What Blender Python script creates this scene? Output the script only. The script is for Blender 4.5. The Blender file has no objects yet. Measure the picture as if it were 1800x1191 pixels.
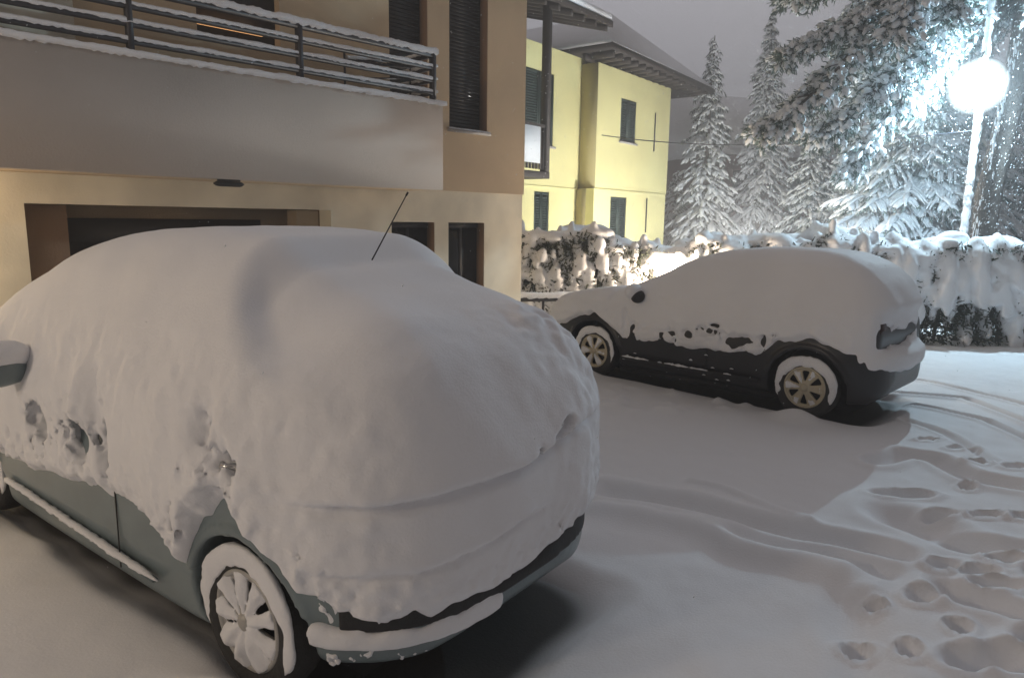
import bpy, math, random
import numpy as np
from math import sin, cos, radians, pi, atan, atan2, sqrt, hypot
from mathutils import Vector, Matrix

# ------------------------------------------------------------------ camera, world, light
SC = bpy.context.scene
COL = SC.collection
FPX = 1240.0; PITCH = atan(208.5/1240); ROLL = radians(-0.8); CAMH = 1.8
cam_d = bpy.data.cameras.new("camera"); cam = bpy.data.objects.new("camera", cam_d); COL.objects.link(cam)
cam_d.sensor_width = 36; cam_d.lens = 36*FPX/1800; cam_d.clip_end = 1500; cam_d.clip_start = 0.05
fw = np.array([0, cos(PITCH), -sin(PITCH)]); r0 = np.array([1., 0, 0]); u0 = np.cross(r0, fw)
CR = r0*cos(ROLL)-u0*sin(ROLL); CU = np.cross(CR, fw); CC = np.array([0, 0, CAMH])
cam.matrix_world = Matrix(((CR[0], CU[0], -fw[0], 0), (CR[1], CU[1], -fw[1], 0), (CR[2], CU[2], -fw[2], CAMH), (0, 0, 0, 1)))
SC.camera = cam
def at(x, y, Y):
    d = fw+CR*(x-900)/FPX-CU*(y-595.5)/FPX
    return CC+d*(Y/d[1])
def ong(x, y, z=0.):
    d = fw+CR*(x-900)/FPX-CU*(y-595.5)/FPX
    return CC+d*((z-CAMH)/d[2])

world = bpy.data.worlds.new("World"); SC.world = world; world.use_nodes = True
wn = world.node_tree; bg = wn.nodes["Background"]
# low cloud lit by the town: brighter and cooler ahead, dimmer and warmer behind
tc = wn.nodes.new("ShaderNodeTexCoord"); sx = wn.nodes.new("ShaderNodeSeparateXYZ"); ramp = wn.nodes.new("ShaderNodeValToRGB")
mr = wn.nodes.new("ShaderNodeMapRange"); mr.inputs[1].default_value = -1; mr.inputs[2].default_value = 1
wn.links.new(tc.outputs["Generated"], sx.inputs[0]); wn.links.new(sx.outputs[1], mr.inputs[0]); wn.links.new(mr.outputs[0], ramp.inputs[0]); wn.links.new(ramp.outputs[0], bg.inputs[0])
ramp.color_ramp.interpolation = 'EASE'
ramp.color_ramp.elements[0].position = 0.30; ramp.color_ramp.elements[0].color = (0.128, 0.102, 0.084, 1)
ramp.color_ramp.elements[1].position = 0.92; ramp.color_ramp.elements[1].color = (0.74, 0.725, 0.785, 1)
bg.inputs[1].default_value = 1.0
SC.view_settings.view_transform = 'Standard'; SC.view_settings.look = 'None'; SC.view_settings.gamma = 1; SC.view_settings.exposure = 0.0
SC.render.engine = 'CYCLES'
SC.cycles.use_denoising = True
try: SC.cycles.denoiser = 'OPENIMAGEDENOISE'
except Exception: pass
SC.cycles.max_bounces = 6; SC.cycles.volume_bounces = 0

def point_light(name, loc, color, watts, radius, parent=None):
    l = bpy.data.lights.new(name, 'POINT'); l.color = color; l.energy = watts; l.shadow_soft_size = radius
    o = bpy.data.objects.new(name, l); COL.objects.link(o); o.location = loc
    if parent: o.parent = parent
    return o
LAMP_POS = at(1716, 150, 12.3)

# ------------------------------------------------------------------ helpers
def newmat(name, col, rough=0.7, metal=0.0, spec=0.5, bump=0.0, bscale=40.0, var=0.0, vscale=3.0, emit=None, estr=0):
    m = bpy.data.materials.new(name); m.use_nodes = True; nt = m.node_tree; b = nt.nodes["Principled BSDF"]
    b.inputs["Base Color"].default_value = (*col, 1); b.inputs["Roughness"].default_value = rough
    b.inputs["Metallic"].default_value = metal; b.inputs["Specular IOR Level"].default_value = spec
    geo = nt.nodes.new("ShaderNodeNewGeometry")
    if var > 0:
        n = nt.nodes.new("ShaderNodeTexNoise"); n.inputs["Scale"].default_value = vscale; n.inputs["Detail"].default_value = 6
        nt.links.new(geo.outputs["Position"], n.inputs["Vector"])
        r = nt.nodes.new("ShaderNodeMapRange"); r.inputs[1].default_value = .3; r.inputs[2].default_value = .7
        r.inputs[3].default_value = 1-var; r.inputs[4].default_value = 1+var
        nt.links.new(n.outputs[0], r.inputs[0])
        mx = nt.nodes.new("ShaderNodeVectorMath"); mx.operation = 'SCALE'; mx.inputs[0].default_value = col
        nt.links.new(r.outputs[0], mx.inputs["Scale"]); nt.links.new(mx.outputs[0], b.inputs["Base Color"])
    if bump > 0:
        n = nt.nodes.new("ShaderNodeTexNoise"); n.inputs["Scale"].default_value = bscale; n.inputs["Detail"].default_value = 5
        nt.links.new(geo.outputs["Position"], n.inputs["Vector"])
        bp = nt.nodes.new("ShaderNodeBump"); bp.inputs["Strength"].default_value = bump; bp.inputs["Distance"].default_value = .02
        nt.links.new(n.outputs[0], bp.inputs["Height"]); nt.links.new(bp.outputs[0], b.inputs["Normal"])
    if emit:
        b.inputs["Emission Color"].default_value = (*emit, 1); b.inputs["Emission Strength"].default_value = estr
    return m
M = {}
M['snow'] = newmat('snow', (.83, .84, .87), .75, spec=.25, bump=.14, bscale=90, var=.03, vscale=2)
M['tree_snow'] = newmat('tree_snow', (.80, .83, .87), .8, spec=.2)
M['paint'] = newmat('grey_green_paint', (.165, .21, .225), .28, spec=.5, var=.12, vscale=5)
M['dark_paint'] = newmat('black_paint', (.011, .011, .014), .35, spec=.5, var=.2, vscale=6)
M['black'] = newmat('black_plastic', (.012, .012, .014), .6, bump=.15, bscale=90)
M['rubber'] = newmat('tyre_rubber', (.03, .03, .03), .85, bump=.3, bscale=60)
M['hubcap'] = newmat('silver_hubcap', (.42, .41, .39), .4, metal=.2)
M['gold'] = newmat('pale_bronze_alloy', (.52, .46, .34), .4, metal=.25)
M['lampred'] = newmat('tail_lamp_plastic', (.03, .008, .008), .25)
M['chrome'] = newmat('chrome', (.6, .6, .6), .2, metal=.9)
M['brown'] = newmat('brown_render', (.60, .47, .32), .9, bump=.15, bscale=60, var=.10, vscale=1.3)
M['greyr'] = newmat('grey_render', (.48, .42, .375), .9, bump=.15, bscale=60, var=.06, vscale=1.3)
M['cream'] = newmat('cream_render', (.82, .76, .62), .9, bump=.15, bscale=50, var=.16, vscale=1.8)
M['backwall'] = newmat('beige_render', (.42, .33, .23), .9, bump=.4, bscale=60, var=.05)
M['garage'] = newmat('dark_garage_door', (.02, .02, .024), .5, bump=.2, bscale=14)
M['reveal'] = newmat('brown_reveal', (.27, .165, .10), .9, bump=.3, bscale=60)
M['glass'] = newmat('dark_window_glass', (.012, .014, .02), .15)
M['sill'] = newmat('stone_sill', (.45, .43, .42), .7)
M['rail'] = newmat('dark_metal_rail', (.03, .03, .038), .5)
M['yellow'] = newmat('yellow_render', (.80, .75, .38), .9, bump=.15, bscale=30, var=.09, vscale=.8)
M['yellow_shade'] = newmat('shaded_yellow_render', (.52, .45, .22), .9, bump=.3, bscale=30, var=.04)  # darker copy of the yellow, with the bay side's shade in its colour
M['shutter'] = newmat('green_shutter_paint', (.022, .042, .038), .6)
M['wood'] = newmat('dark_stained_wood', (.035, .026, .022), .7, var=.3, vscale=8)
M['whitepanel'] = newmat('white_panel', (.75, .76, .78), .5)
M['bark'] = newmat('bark', (.10, .085, .075), .95, bump=1., bscale=12, var=.3, vscale=6)
M['needle'] = newmat('needles', (.045, .065, .055), .8, var=.4, vscale=3)
M['needle_g'] = newmat('grey_green_needles', (.13, .18, .165), .8, var=.4, vscale=3)
M['hedgeleaf'] = newmat('hedge_leaves', (.035, .045, .03), .7, var=.4, vscale=8)
M['pole'] = newmat('weathered_pole', (.16, .15, .14), .8, bump=.5, bscale=20)
M['redwall'] = newmat('reddish_wall', (.17, .095, .085), .9, var=.1)
M['concrete'] = newmat('concrete', (.35, .34, .33), .9, bump=.4, bscale=20, var=.1)
M['lampglass'] = newmat('lit_lamp_glass', (.9, .95, 1), .4, emit=(.70, .92, 1.0), estr=62)
M['warmglass'] = newmat('warm_lamp_glass', (1, .9, .7), .4, emit=(1, .74, .45), estr=12)
M['litgap'] = newmat('lit_room_gap', (1, .7, .4), .5, emit=(1, .50, .20), estr=.95)
M['dim'] = newmat('dark_oval_cover', (.02, .02, .02), .5)

def shell_mat():  # lamp glare drawn as emission that fades towards the rim
    m = bpy.data.materials.new('lamp_glare_shell'); m.use_nodes = True; nt = m.node_tree; nt.nodes.clear()
    o = nt.nodes.new("ShaderNodeOutputMaterial"); t = nt.nodes.new("ShaderNodeBsdfTransparent"); e = nt.nodes.new("ShaderNodeEmission"); a = nt.nodes.new("ShaderNodeAddShader")
    t.inputs[0].default_value = (.86, .86, .86, 1); e.inputs[0].default_value = (.80, .95, 1, 1); lw = nt.nodes.new("ShaderNodeLayerWeight"); lw.inputs[0].default_value = .5; iv = nt.nodes.new("ShaderNodeMath"); iv.operation = 'SUBTRACT'; iv.inputs[0].default_value = 1.0; nt.links.new(lw.outputs["Facing"], iv.inputs[1])
    pw = nt.nodes.new("ShaderNodeMath"); pw.operation = 'POWER'; pw.inputs[1].default_value = 2.0; nt.links.new(iv.outputs[0], pw.inputs[0]); ml = nt.nodes.new("ShaderNodeMath"); ml.operation = 'MULTIPLY'; ml.inputs[1].default_value = 2.2; nt.links.new(pw.outputs[0], ml.inputs[0]); nt.links.new(ml.outputs[0], e.inputs[1])
    nt.links.new(t.outputs[0], a.inputs[0]); nt.links.new(e.outputs[0], a.inputs[1]); nt.links.new(a.outputs[0], o.inputs[0]); return m
M['glare_shell'] = shell_mat()
def tag(o, label=None, cat=None, group=None, kind=None):
    if label: o['label'] = label
    if cat: o['category'] = cat
    if group: o['group'] = group
    if kind: o['kind'] = kind
    return o
def empty(name, loc=(0, 0, 0), rz=0):
    o = bpy.data.objects.new(name, None); COL.objects.link(o); o.location = loc; o.rotation_euler = (0, 0, rz)
    o.empty_display_size = .1
    return o
def mesh_np(name, V, Fq, mat, parent=None, smooth=True, mats=None, midx=None):
    """V (n,3); Fq (m,3|4) array, or a list of such arrays"""
    Fl = Fq if isinstance(Fq, list) else [Fq]
    me = bpy.data.meshes.new(name)
    V = np.asarray(V, np.float32)
    me.vertices.add(len(V)); me.vertices.foreach_set("co", V.ravel())
    li = np.concatenate([np.asarray(f, np.int32).ravel() for f in Fl])
    tot = np.concatenate([np.full(len(f), np.asarray(f).shape[1], np.int32) for f in Fl])
    me.loops.add(len(li)); me.loops.foreach_set("vertex_index", li)
    st = np.concatenate([[0], np.cumsum(tot)[:-1]]).astype(np.int32)
    me.polygons.add(len(tot)); me.polygons.foreach_set("loop_start", st); me.polygons.foreach_set("loop_total", tot)
    if smooth: me.polygons.foreach_set("use_smooth", np.ones(len(tot), bool))
    for m in (mats or [mat]): me.materials.append(m)
    if midx is not None: me.polygons.foreach_set("material_index", np.asarray(midx, np.int32))
    me.update(calc_edges=True); me.validate()
    o = bpy.data.objects.new(name, me); COL.objects.link(o)
    if parent: o.parent = parent
    return o
class MB:
    def __init__(s): s.v = []; s.q = []; s.t = []; s.n = 0
    def add(s, V, Q=None, T=None):
        V = np.asarray(V, float)
        if Q is not None and len(Q): s.q.append(np.asarray(Q)+s.n)
        if T is not None and len(T): s.t.append(np.asarray(T)+s.n)
        s.v.append(V); s.n += len(V)
    def hexa(s, P8):
        s.add(P8, [[0, 3, 2, 1], [4, 5, 6, 7], [0, 1, 5, 4], [1, 2, 6, 5], [2, 3, 7, 6], [3, 0, 4, 7]])
    def box(s, x0, x1, y0, y1, z0, z1, fn=None):
        P8 = [(x0, y0, z0), (x1, y0, z0), (x1, y1, z0), (x0, y1, z0), (x0, y0, z1), (x1, y0, z1), (x1, y1, z1), (x0, y1, z1)]
        if fn: P8 = [fn(*p) for p in P8]
        s.hexa(P8)
    def tube(s, pts, rad, n=8, squash=1.0, jitter=0, rng=None):
        pts = np.asarray(pts, float); k = len(pts); rad = np.broadcast_to(rad, (k,))
        tg = np.gradient(pts, axis=0); tg /= np.linalg.norm(tg, axis=1)[:, None]+1e-9
        up = np.array([0, 0, 1.]); 
        if abs(tg[:, 2]).mean() > .8: up = np.array([1., 0, 0])
        a = np.cross(tg, up); a /= np.linalg.norm(a, axis=1)[:, None]+1e-9; b = np.cross(a, tg)
        ph = np.arange(n)*2*pi/n
        R = rad[:, None]*np.ones(n)
        if jitter: R = R*(1+jitter*(rng.random((k, n))-.5)*2)
        V = pts[:, None]+R[..., None]*(a[:, None]*np.cos(ph)[None, :, None]+b[:, None]*(np.sin(ph)*squash)[None, :, None])
        V = V.reshape(-1, 3); i = np.arange(k-1)[:, None]*n; j = np.arange(n)[None]; j2 = (j+1) % n
        Q = np.stack([i+j, i+j2, i+n+j2, i+n+j], -1).reshape(-1, 4)
        V = np.vstack([V, pts[:1], pts[-1:]]); c0 = k*n; jj = np.arange(n)
        T = np.vstack([np.stack([jj*0+c0, (jj+1) % n, jj], 1), np.stack([jj*0+c0+1, (k-1)*n+jj, (k-1)*n+(jj+1) % n], 1)])
        s.add(V, Q, T)
    def build(s, name, mat, parent=None, smooth=False):
        V = np.vstack(s.v); F = []
        if s.q: F.append(np.vstack(s.q))
        if s.t: F.append(np.vstack(s.t))
        return mesh_np(name, V, F, mat, parent, smooth)

def noise1(axs, freq, seed, off=0.0):
    """separable value noise on a regular grid; axs = list of 1-D coordinates"""
    rng = np.random.default_rng(seed); res = None; idx = []; ws = []; shp = []
    for k, a in enumerate(axs):
        f = freq[k] if isinstance(freq, (list, tuple)) else freq
        t = (a-a[0])*f+.37*k; i = np.floor(t).astype(int); w = t-i; w = w*w*(3-2*w)
        idx.append(i); ws.append(w.astype(np.float32)); shp.append(i.max()+2)
    L = rng.uniform(-1, 1, shp).astype(np.float32)
    for k in range(len(axs)):
        sh = [1]*len(axs); sh[k] = -1; w = ws[k].reshape(sh)
        L = np.take(L, idx[k], axis=k)*(1-w)+np.take(L, idx[k]+1, axis=k)*w
    return L
def fbm(axs, freq, octs, seed, gain=.5):
    r = 0; a = 1
    for o in range(octs):
        f = [q*2**o for q in freq] if isinstance(freq, (list, tuple)) else freq*2**o
        r = r+a*noise1(axs, f, seed+17*o); a *= gain
    return r
def smax(a, b, k):
    h = np.clip(.5+.5*(a-b)/k, 0, 1); return b*(1-h)+a*h+k*h*(1-h)
def smin(a, b, k): return -smax(-a, -b, k)
def sstep(a, b, x):
    t = np.clip((x-a)/(b-a), 0, 1); return t*t*(3-2*t)
def poly_sdf(X, Z, pts):
    pts = np.asarray(pts, float); d = np.full(np.broadcast(X, Z).shape, 1e9); ins = np.zeros(d.shape, bool)
    for i in range(len(pts)):
        a = pts[i]; b = pts[(i+1) % len(pts)]; e = b-a
        wx = X-a[0]; wz = Z-a[1]; t = np.clip((wx*e[0]+wz*e[1])/(e@e), 0, 1)
        d = np.minimum(d, (wx-t*e[0])**2+(wz-t*e[1])**2)
        c = (a[1] <= Z) != (b[1] <= Z)
        with np.errstate(divide='ignore', invalid='ignore'):
            xi = a[0]+(Z-a[1])*e[0]/(e[1] if e[1] else 1e-9)
        ins ^= (c & (X < xi))
    return (np.sqrt(d)*np.where(ins, -1, 1)).astype(np.float32)
def snets(D, ax, ay, az):
    S = D < 0; nx, ny, nz = S.shape
    c = [S[i:nx-1+i, j:ny-1+j, k:nz-1+k] for i in (0, 1) for j in (0, 1) for k in (0, 1)]
    anyc = np.zeros_like(c[0]); allc = np.ones_like(c[0])
    for q in c: anyc |= q; allc &= q
    act = anyc & ~allc; I, J, K = np.nonzero(act); n = len(I)
    idx = np.full(act.shape, -1, np.int32); idx[I, J, K] = np.arange(n)
    corner = [(i, j, k) for i in (0, 1) for j in (0, 1) for k in (0, 1)]
    val = {q: D[I+q[0], J+q[1], K+q[2]] for q in corner}
    acc = np.zeros((n, 3)); cnt = np.zeros(n)
    for q in corner:
        for a in range(3):
            if q[a] == 0:
                p = list(q); p[a] = 1; p = tuple(p); v0, v1 = val[q], val[p]; m = (v0 < 0) != (v1 < 0)
                t = np.where(m, v0/(v0-v1+1e-12*(v0 == v1)), 0)
                for b in range(3): acc[:, b] += np.where(m, (t if b == a else q[b]), 0)
                cnt += m
    acc /= cnt[:, None]
    V = np.stack([ax[I]+acc[:, 0]*(ax[1]-ax[0]), ay[J]+acc[:, 1]*(ay[1]-ay[0]), az[K]+acc[:, 2]*(az[1]-az[0])], 1)
    Fs = []
    for a in range(3):
        sl0 = [slice(1, -1)]*3; sl0[a] = slice(0, -1); sl1 = list(sl0); sl1[a] = slice(1, None)
        s0 = S[tuple(sl0)]; s1 = S[tuple(sl1)]; e = np.nonzero(s0 != s1); flip = s0[e]
        g = [x+1 for x in e]; g[a] = e[a]
        b, c2 = (a+1) % 3, (a+2) % 3
        def cell(db, dc):
            h = [x.copy() for x in g]; h[b] = h[b]+db; h[c2] = h[c2]+dc; return idx[tuple(h)]
        q = np.stack([cell(-1, -1), cell(0, -1), cell(0, 0), cell(-1, 0)], 1)
        q[~flip] = q[~flip][:, ::-1]; Fs.append(q)
    F = np.vstack(Fs); F = F[(F >= 0).all(1)]
    return V, F
def relax(V, F, it=1, lam=.5):
    for _ in range(it):
        s = np.zeros_like(V); n = np.zeros(len(V))
        for a in range(4):
            b = (a+1) % 4
            np.add.at(s, F[:, a], V[F[:, b]]); np.add.at(n, F[:, a], 1)
        V = V*(1-lam)+lam*s/np.maximum(n, 1)[:, None]
    return V
def axis(a, b, h): return np.arange(a, b+h, h).astype(np.float32)
def interp(x, pts):
    p = np.asarray(pts, float); o = np.argsort(p[:, 0]); return np.interp(x, p[o, 0], p[o, 1]).astype(np.float32)

# ------------------------------------------------------------------ car poses
NEAR = (-.51, 3.14, radians(143.3)); FAR = (3.34, 7.10, radians(135.5))
def tolocal(c, X, Y):
    dx, dy = X-c[0], Y-c[1]; return dx*cos(c[2])+dy*sin(c[2]), -dx*sin(c[2])+dy*cos(c[2])

# ------------------------------------------------------------------ ground
def build_ground():
    def dens(segs):
        out = [segs[0][0]]
        for a, b, h in segs:
            n = max(1, int(round((b-a)/h))); out += list(np.linspace(a, b, n+1)[1:])
        return np.array(out)
    xs = dens([(-96, -12, 4), (-12, -4, .4), (-4, 8, .023), (8, 14, .15), (14, 112, 3)])
    ys = dens([(-18, -4, 2), (-4, 1.6, .3), (1.6, 10.8, .023), (10.8, 16, .15), (16, 112, 2)])
    X, Y = np.meshgrid(xs, ys, indexing='ij')
    def nz(freq, seed):
        rng = np.random.default_rng(seed); L = rng.uniform(-1, 1, (257, 257)); tx = X*freq; ty = Y*freq
        ix = np.floor(tx).astype(int); iy = np.floor(ty).astype(int); wx = tx-ix; wy = ty-iy
        wx = wx*wx*(3-2*wx); wy = wy*wy*(3-2*wy); g = lambda a, b: L[a % 257, b % 257]
        return (g(ix, iy)*(1-wx)+g(ix+1, iy)*wx)*(1-wy)+(g(ix, iy+1)*(1-wx)+g(ix+1, iy+1)*wx)*wy
    Z = .018*nz(.9, 1)+.010*nz(2.3, 2)+.004*nz(6, 3)+.0015*nz(14, 4)
    def seg(px, w, dpt, shoulder=0, jit=.0):
        """groove (dpt<0) or ridge along a ground line given by its points"""
        nonlocal Z
        P = np.array(px); best = np.full(X.shape, 1e9)
        Xj = X+jit*nz(2.2, 21); Yj = Y+jit*nz(2.2, 22)
        m = (X > P[:, 0].min()-1) & (X < P[:, 0].max()+1) & (Y > P[:, 1].min()-1) & (Y < P[:, 1].max()+1)
        bx, by = Xj[m], Yj[m]; bb = np.full(bx.shape, 1e9)
        for i in range(len(P)-1):
            a, e = P[i], P[i+1]-P[i]; t = np.clip(((bx-a[0])*e[0]+(by-a[1])*e[1])/(e@e), 0, 1)
            bb = np.minimum(bb, np.hypot(bx-a[0]-t*e[0], by-a[1]-t*e[1]))
        best[m] = bb
        Z = Z+dpt*np.exp(-(best/w)**2)-shoulder*dpt*np.exp(-((best-w*1.7)/(w*.7))**2)
    G = lambda *q: [tuple(ong(*p)[:2]) for p in q]
    # tyre ruts curving away behind the far car
    seg(G((1575, 664), (1611, 668), (1700, 686), (1800, 711), (1950, 760)), .040, -.045, .5, jit=.03)
    seg(G((1560, 689), (1590, 690), (1693, 699), (1800, 740), (1950, 800)), .042, -.05, .5, jit=.03)
    seg(G((1578, 704), (1650, 718), (1736, 740), (1800, 769), (1950, 840)), .045, -.05, .5, jit=.03)
    seg(G((1590, 738), (1678, 769), (1745, 812)), .05, -.035, .4, jit=.05)
    seg(G((1540, 812), (1592, 802), (1650, 812), (1707, 842), (1800, 858), (1950, 880)), .085, -.075, .35, jit=.04)
    # wheel track crossing between the two cars, with a bank on its near side
    seg(G((1060, 858), (1200, 885), (1320, 918), (1450, 948), (1560, 972), (1592, 985)), .10, -.085, .3, jit=.05)
    seg(G((1300, 945), (1420, 975), (1520, 1005), (1560, 1020)), .07, -.045, .2, jit=.04)
    seg(G((1050, 895), (1150, 918), (1220, 930), (1300, 965), (1400, 990), (1480, 1018), (1530, 1050)), .10, .065, 0, jit=.05)
    seg(G((1215, 846), (1270, 858), (1350, 893), (1420, 915)), .045, .03, 0, jit=.03)
    seg(G((1520, 1050), (1500, 1110), (1520, 1191)), .09, -.03, .3, jit=.08)
    seg(G((1575, 905), (1630, 925), (1690, 952)), .13, -.085, .25, jit=.05)
    seg(G((1680, 945), (1745, 957), (1830, 960)), .07, -.05, .4, jit=.04)
    seg(G((1690, 1056), (1750, 1068), (1830, 1095)), .085, -.075, .35, jit=.04)
    seg(G((1620, 1010), (1640, 1080), (1620, 1191)), .16, .03, 0, jit=.1)
    wob = nz(5, 31); wob2 = nz(12, 33)
    feet = [(1590, 868, .20, .075, .05), (1736, 904, .11, .045, .15), (1700, 856, .07, .05, .5), (1750, 1032, .13, .055, .1), (1774, 1162, .14, .085, .2),
            (1510, 1138, .06, .05, .2), (1683, 1108, .07, .05, .6), (1690, 790, .14, .045, .25), (1630, 775, .10, .035, .2), (1800, 905, .10, .05, .3), (1640, 1010, .05, .04, .3),
            (1840, 1010, .13, .07, .4), (1850, 1130, .15, .08, .1), (1600, 1150, .07, .045, .9), (1540, 1075, .05, .04, .4), (1655, 1000, .12, .06, .3), (1720, 1010, .11, .05, .2), (1700, 1165, .12, .07, .3), (1620, 1060, .10, .06, .5), (1765, 985, .10, .05, .1), (1650, 905, .12, .05, .25), (1785, 820, .12, .05, .3), (1720, 815, .10, .04, .2)]
    for px, py, a, b, rot in feet:
        g = ong(px, py); c, s = cos(rot), sin(rot); dx, dy = X-g[0], Y-g[1]
        q = np.sqrt(((dx*c+dy*s)/a)**2+((-dx*s+dy*c)/b)**2)+.22*wob+.12*wob2
        Z -= .085*(1-sstep(.45, 1.15, q)); Z += .020*np.exp(-((q-1.3)/.3)**2)
    # clods fallen beside the far car
    rg = random.Random(6)
    for k in range(60):
        g = ong(rg.uniform(1060, 1380), rg.uniform(668, 722)); r_ = rg.uniform(.03, .09); dx, dy = X-g[0], Y-g[1]
        Z += rg.uniform(.008, .03)*np.exp(-(dx*dx+dy*dy)/r_**2)
    bare_shade = np.zeros(X.shape)  # bare asphalt under the cars, its dark colour also deepening their shade
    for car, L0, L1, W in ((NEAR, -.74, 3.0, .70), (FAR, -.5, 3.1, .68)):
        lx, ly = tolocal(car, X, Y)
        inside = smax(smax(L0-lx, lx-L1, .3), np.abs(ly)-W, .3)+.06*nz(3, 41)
        k = 1-sstep(-.02, .16, inside); Z = Z*(1-k)-.07*k; bare_shade = np.maximum(bare_shade, 1-sstep(-.08, .08, inside))
        for wx in (0, 2.6):                               # snow heaped against the outer face of the tyres
            Z += .11*np.exp(-((lx-wx+.02)/.22)**2-((ly-.98)/.11)**2)
    # snow bank at the foot of the hedge, far terrain a bit lower and rolling
    Z = np.where(Y > 18, Z+.3*nz(.06, 51), Z)
    n0, n1 = X.shape; V = np.stack([X, Y, Z], -1).reshape(-1, 3)
    i = np.arange(n0-1)[:, None]*n1+np.arange(n1-1)[None]
    Q = np.stack([i, i+n1, i+n1+1, i+1], -1).reshape(-1, 4)
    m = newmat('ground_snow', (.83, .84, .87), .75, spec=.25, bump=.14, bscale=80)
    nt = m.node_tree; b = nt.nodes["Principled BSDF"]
    at_ = nt.nodes.new("ShaderNodeAttribute"); at_.attribute_name = "bare_shade"
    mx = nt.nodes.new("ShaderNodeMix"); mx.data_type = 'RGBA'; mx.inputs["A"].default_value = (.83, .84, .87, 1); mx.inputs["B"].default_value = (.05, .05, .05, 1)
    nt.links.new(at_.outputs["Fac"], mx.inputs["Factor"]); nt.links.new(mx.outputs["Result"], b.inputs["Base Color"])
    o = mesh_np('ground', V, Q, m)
    a = o.data.attributes.new("bare_shade", 'FLOAT', 'POINT'); a.data.foreach_set("value", bare_shade.reshape(-1).astype(np.float32))
    tag(o, 'snow covered yard with tyre ruts and footprints', kind='structure')
build_ground()

# ------------------------------------------------------------------ wheels
def lathe(mb, prof, n=40, cy=0):
    """prof: (radius, y) pairs, axis = local y"""
    P = np.array(prof); a = np.arange(n)*2*pi/n; k = len(P)
    V = np.stack([P[:, 0][:, None]*np.cos(a), np.repeat(P[:, 1][:, None], n, 1), P[:, 0][:, None]*np.sin(a)], -1).reshape(-1, 3)
    i = np.arange(k-1)[:, None]*n; j = np.arange(n)[None]; j2 = (j+1) % n
    mb.add(V, np.stack([i+j, i+j2, i+n+j2, i+n+j], -1).reshape(-1, 4))
def make_wheel(parent, lx, ly, R, rim_r, side, spokes, rimmat, lz, fill, seed, hub_style):
    w = empty('wheel', (lx, ly, lz)); w.parent = parent
    if side < 0: w.rotation_euler = (0, 0, pi)
    mb = MB(); t = .085
    lathe(mb, [(rim_r-.01, -t), (R*.86, -t), (R*.97, -t*.75), (R, -t*.4), (R, t*.4), (R*.97, t*.78), (R*.88, t*1.02), (rim_r+.02, t*.98), (rim_r-.012, t*.8), (rim_r-.03, 0), (rim_r-.01, -t)], 56)
    mb.build('tyre', M['rubber'], w, True)
    h = .006; ax = axis(-rim_r-.03, rim_r+.03, h); ay = axis(-.02, .13, h); X = ax[:, None, None]; Y = ay[None, :, None]; Z = ax[None, None, :]
    r = np.sqrt(X**2+Z**2); th = np.arctan2(Z, X)
    face = .062+.022*(1-(r/rim_r)**2)
    d = np.maximum(r-rim_r, np.abs(Y-face+.012)-.012)
    ph = ((th*spokes/(2*pi)) % 1)-.5
    wid = np.abs(ph)*2*pi*r/spokes                      # distance from slot centre line
    if hub_style == 'slots':
        slot = np.maximum(wid-.20*(r-.02)*1.0, np.maximum(.075-r, r-.162))
    else:
        slot = smax(wid-(.62*pi/spokes*r-.016), np.maximum(.058-r, r-rim_r+.035), .015)
    d = smax(d, -slot, .008)+0*Y
    rimlip = np.sqrt((r-rim_r+.006)**2+(Y-.07)**2)-.012
    d = np.minimum(d, rimlip)
    hub = np.sqrt((r*1.0)**2+((Y-.088)*2.2)**2)-.035; d = smin(d, hub, .01)
    V, F = snets(d.astype(np.float32), ax, ay, ax); mesh_np('rim', V, F, rimmat, w)
    mb = MB(); lathe(mb, [(0.001, .012), (rim_r, .012)], 40); mb.build('wheel_well', M['black'], w)
    # snow clinging to the wheel face and the tyre shoulder
    axx = axis(-R-.05, R+.05, .008); ay = axis(.0, .16, .008); X = axx[:, None, None]; Y = ay[None, :, None]; Z = axx[None, None, :]
    r = np.sqrt(X**2+Z**2); th = np.arctan2(Z, X); face = .066+.022*(1-(r/rim_r)**2)
    n1 = fbm([axx, ay, axx], 14, 3, seed); n2 = fbm([axx, ay, axx], 6, 2, seed+5)
    ph = ((th*spokes/(2*pi)) % 1)-.5; wid = np.abs(ph)*2*pi*r/spokes
    onsp = np.minimum(.035, wid-.16*r)*.9 if hub_style == 'slots' else np.minimum(.03, wid-.42*pi/spokes*r*1.3)
    disc = np.abs(Y-face+.004)-(.010+.010*n1+np.clip(onsp, -.06, .012)+fill+.012*n2)
    disc = np.maximum(disc, r-rim_r+.004)
    nr = noise1([axx, ay, axx], [4.5, 1, 4.5], seed+9)
    ring = np.sqrt((r-(R+rim_r)/2-.018)**2*.8+((Y-.078)*2.4)**2)-(.024+.014*n2+.010*n1+.018*nr+.014*sstep(-.5, .7, Z/R)-.04*sstep(.1, .7, -Z/R)) 
    dd = np.minimum(disc, np.maximum(ring, r-R-.012))
    V, F = snets(dd.astype(np.float32), axx, ay, axx); mesh_np('snow', V, F, M['snow'], w)
    return w

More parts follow.
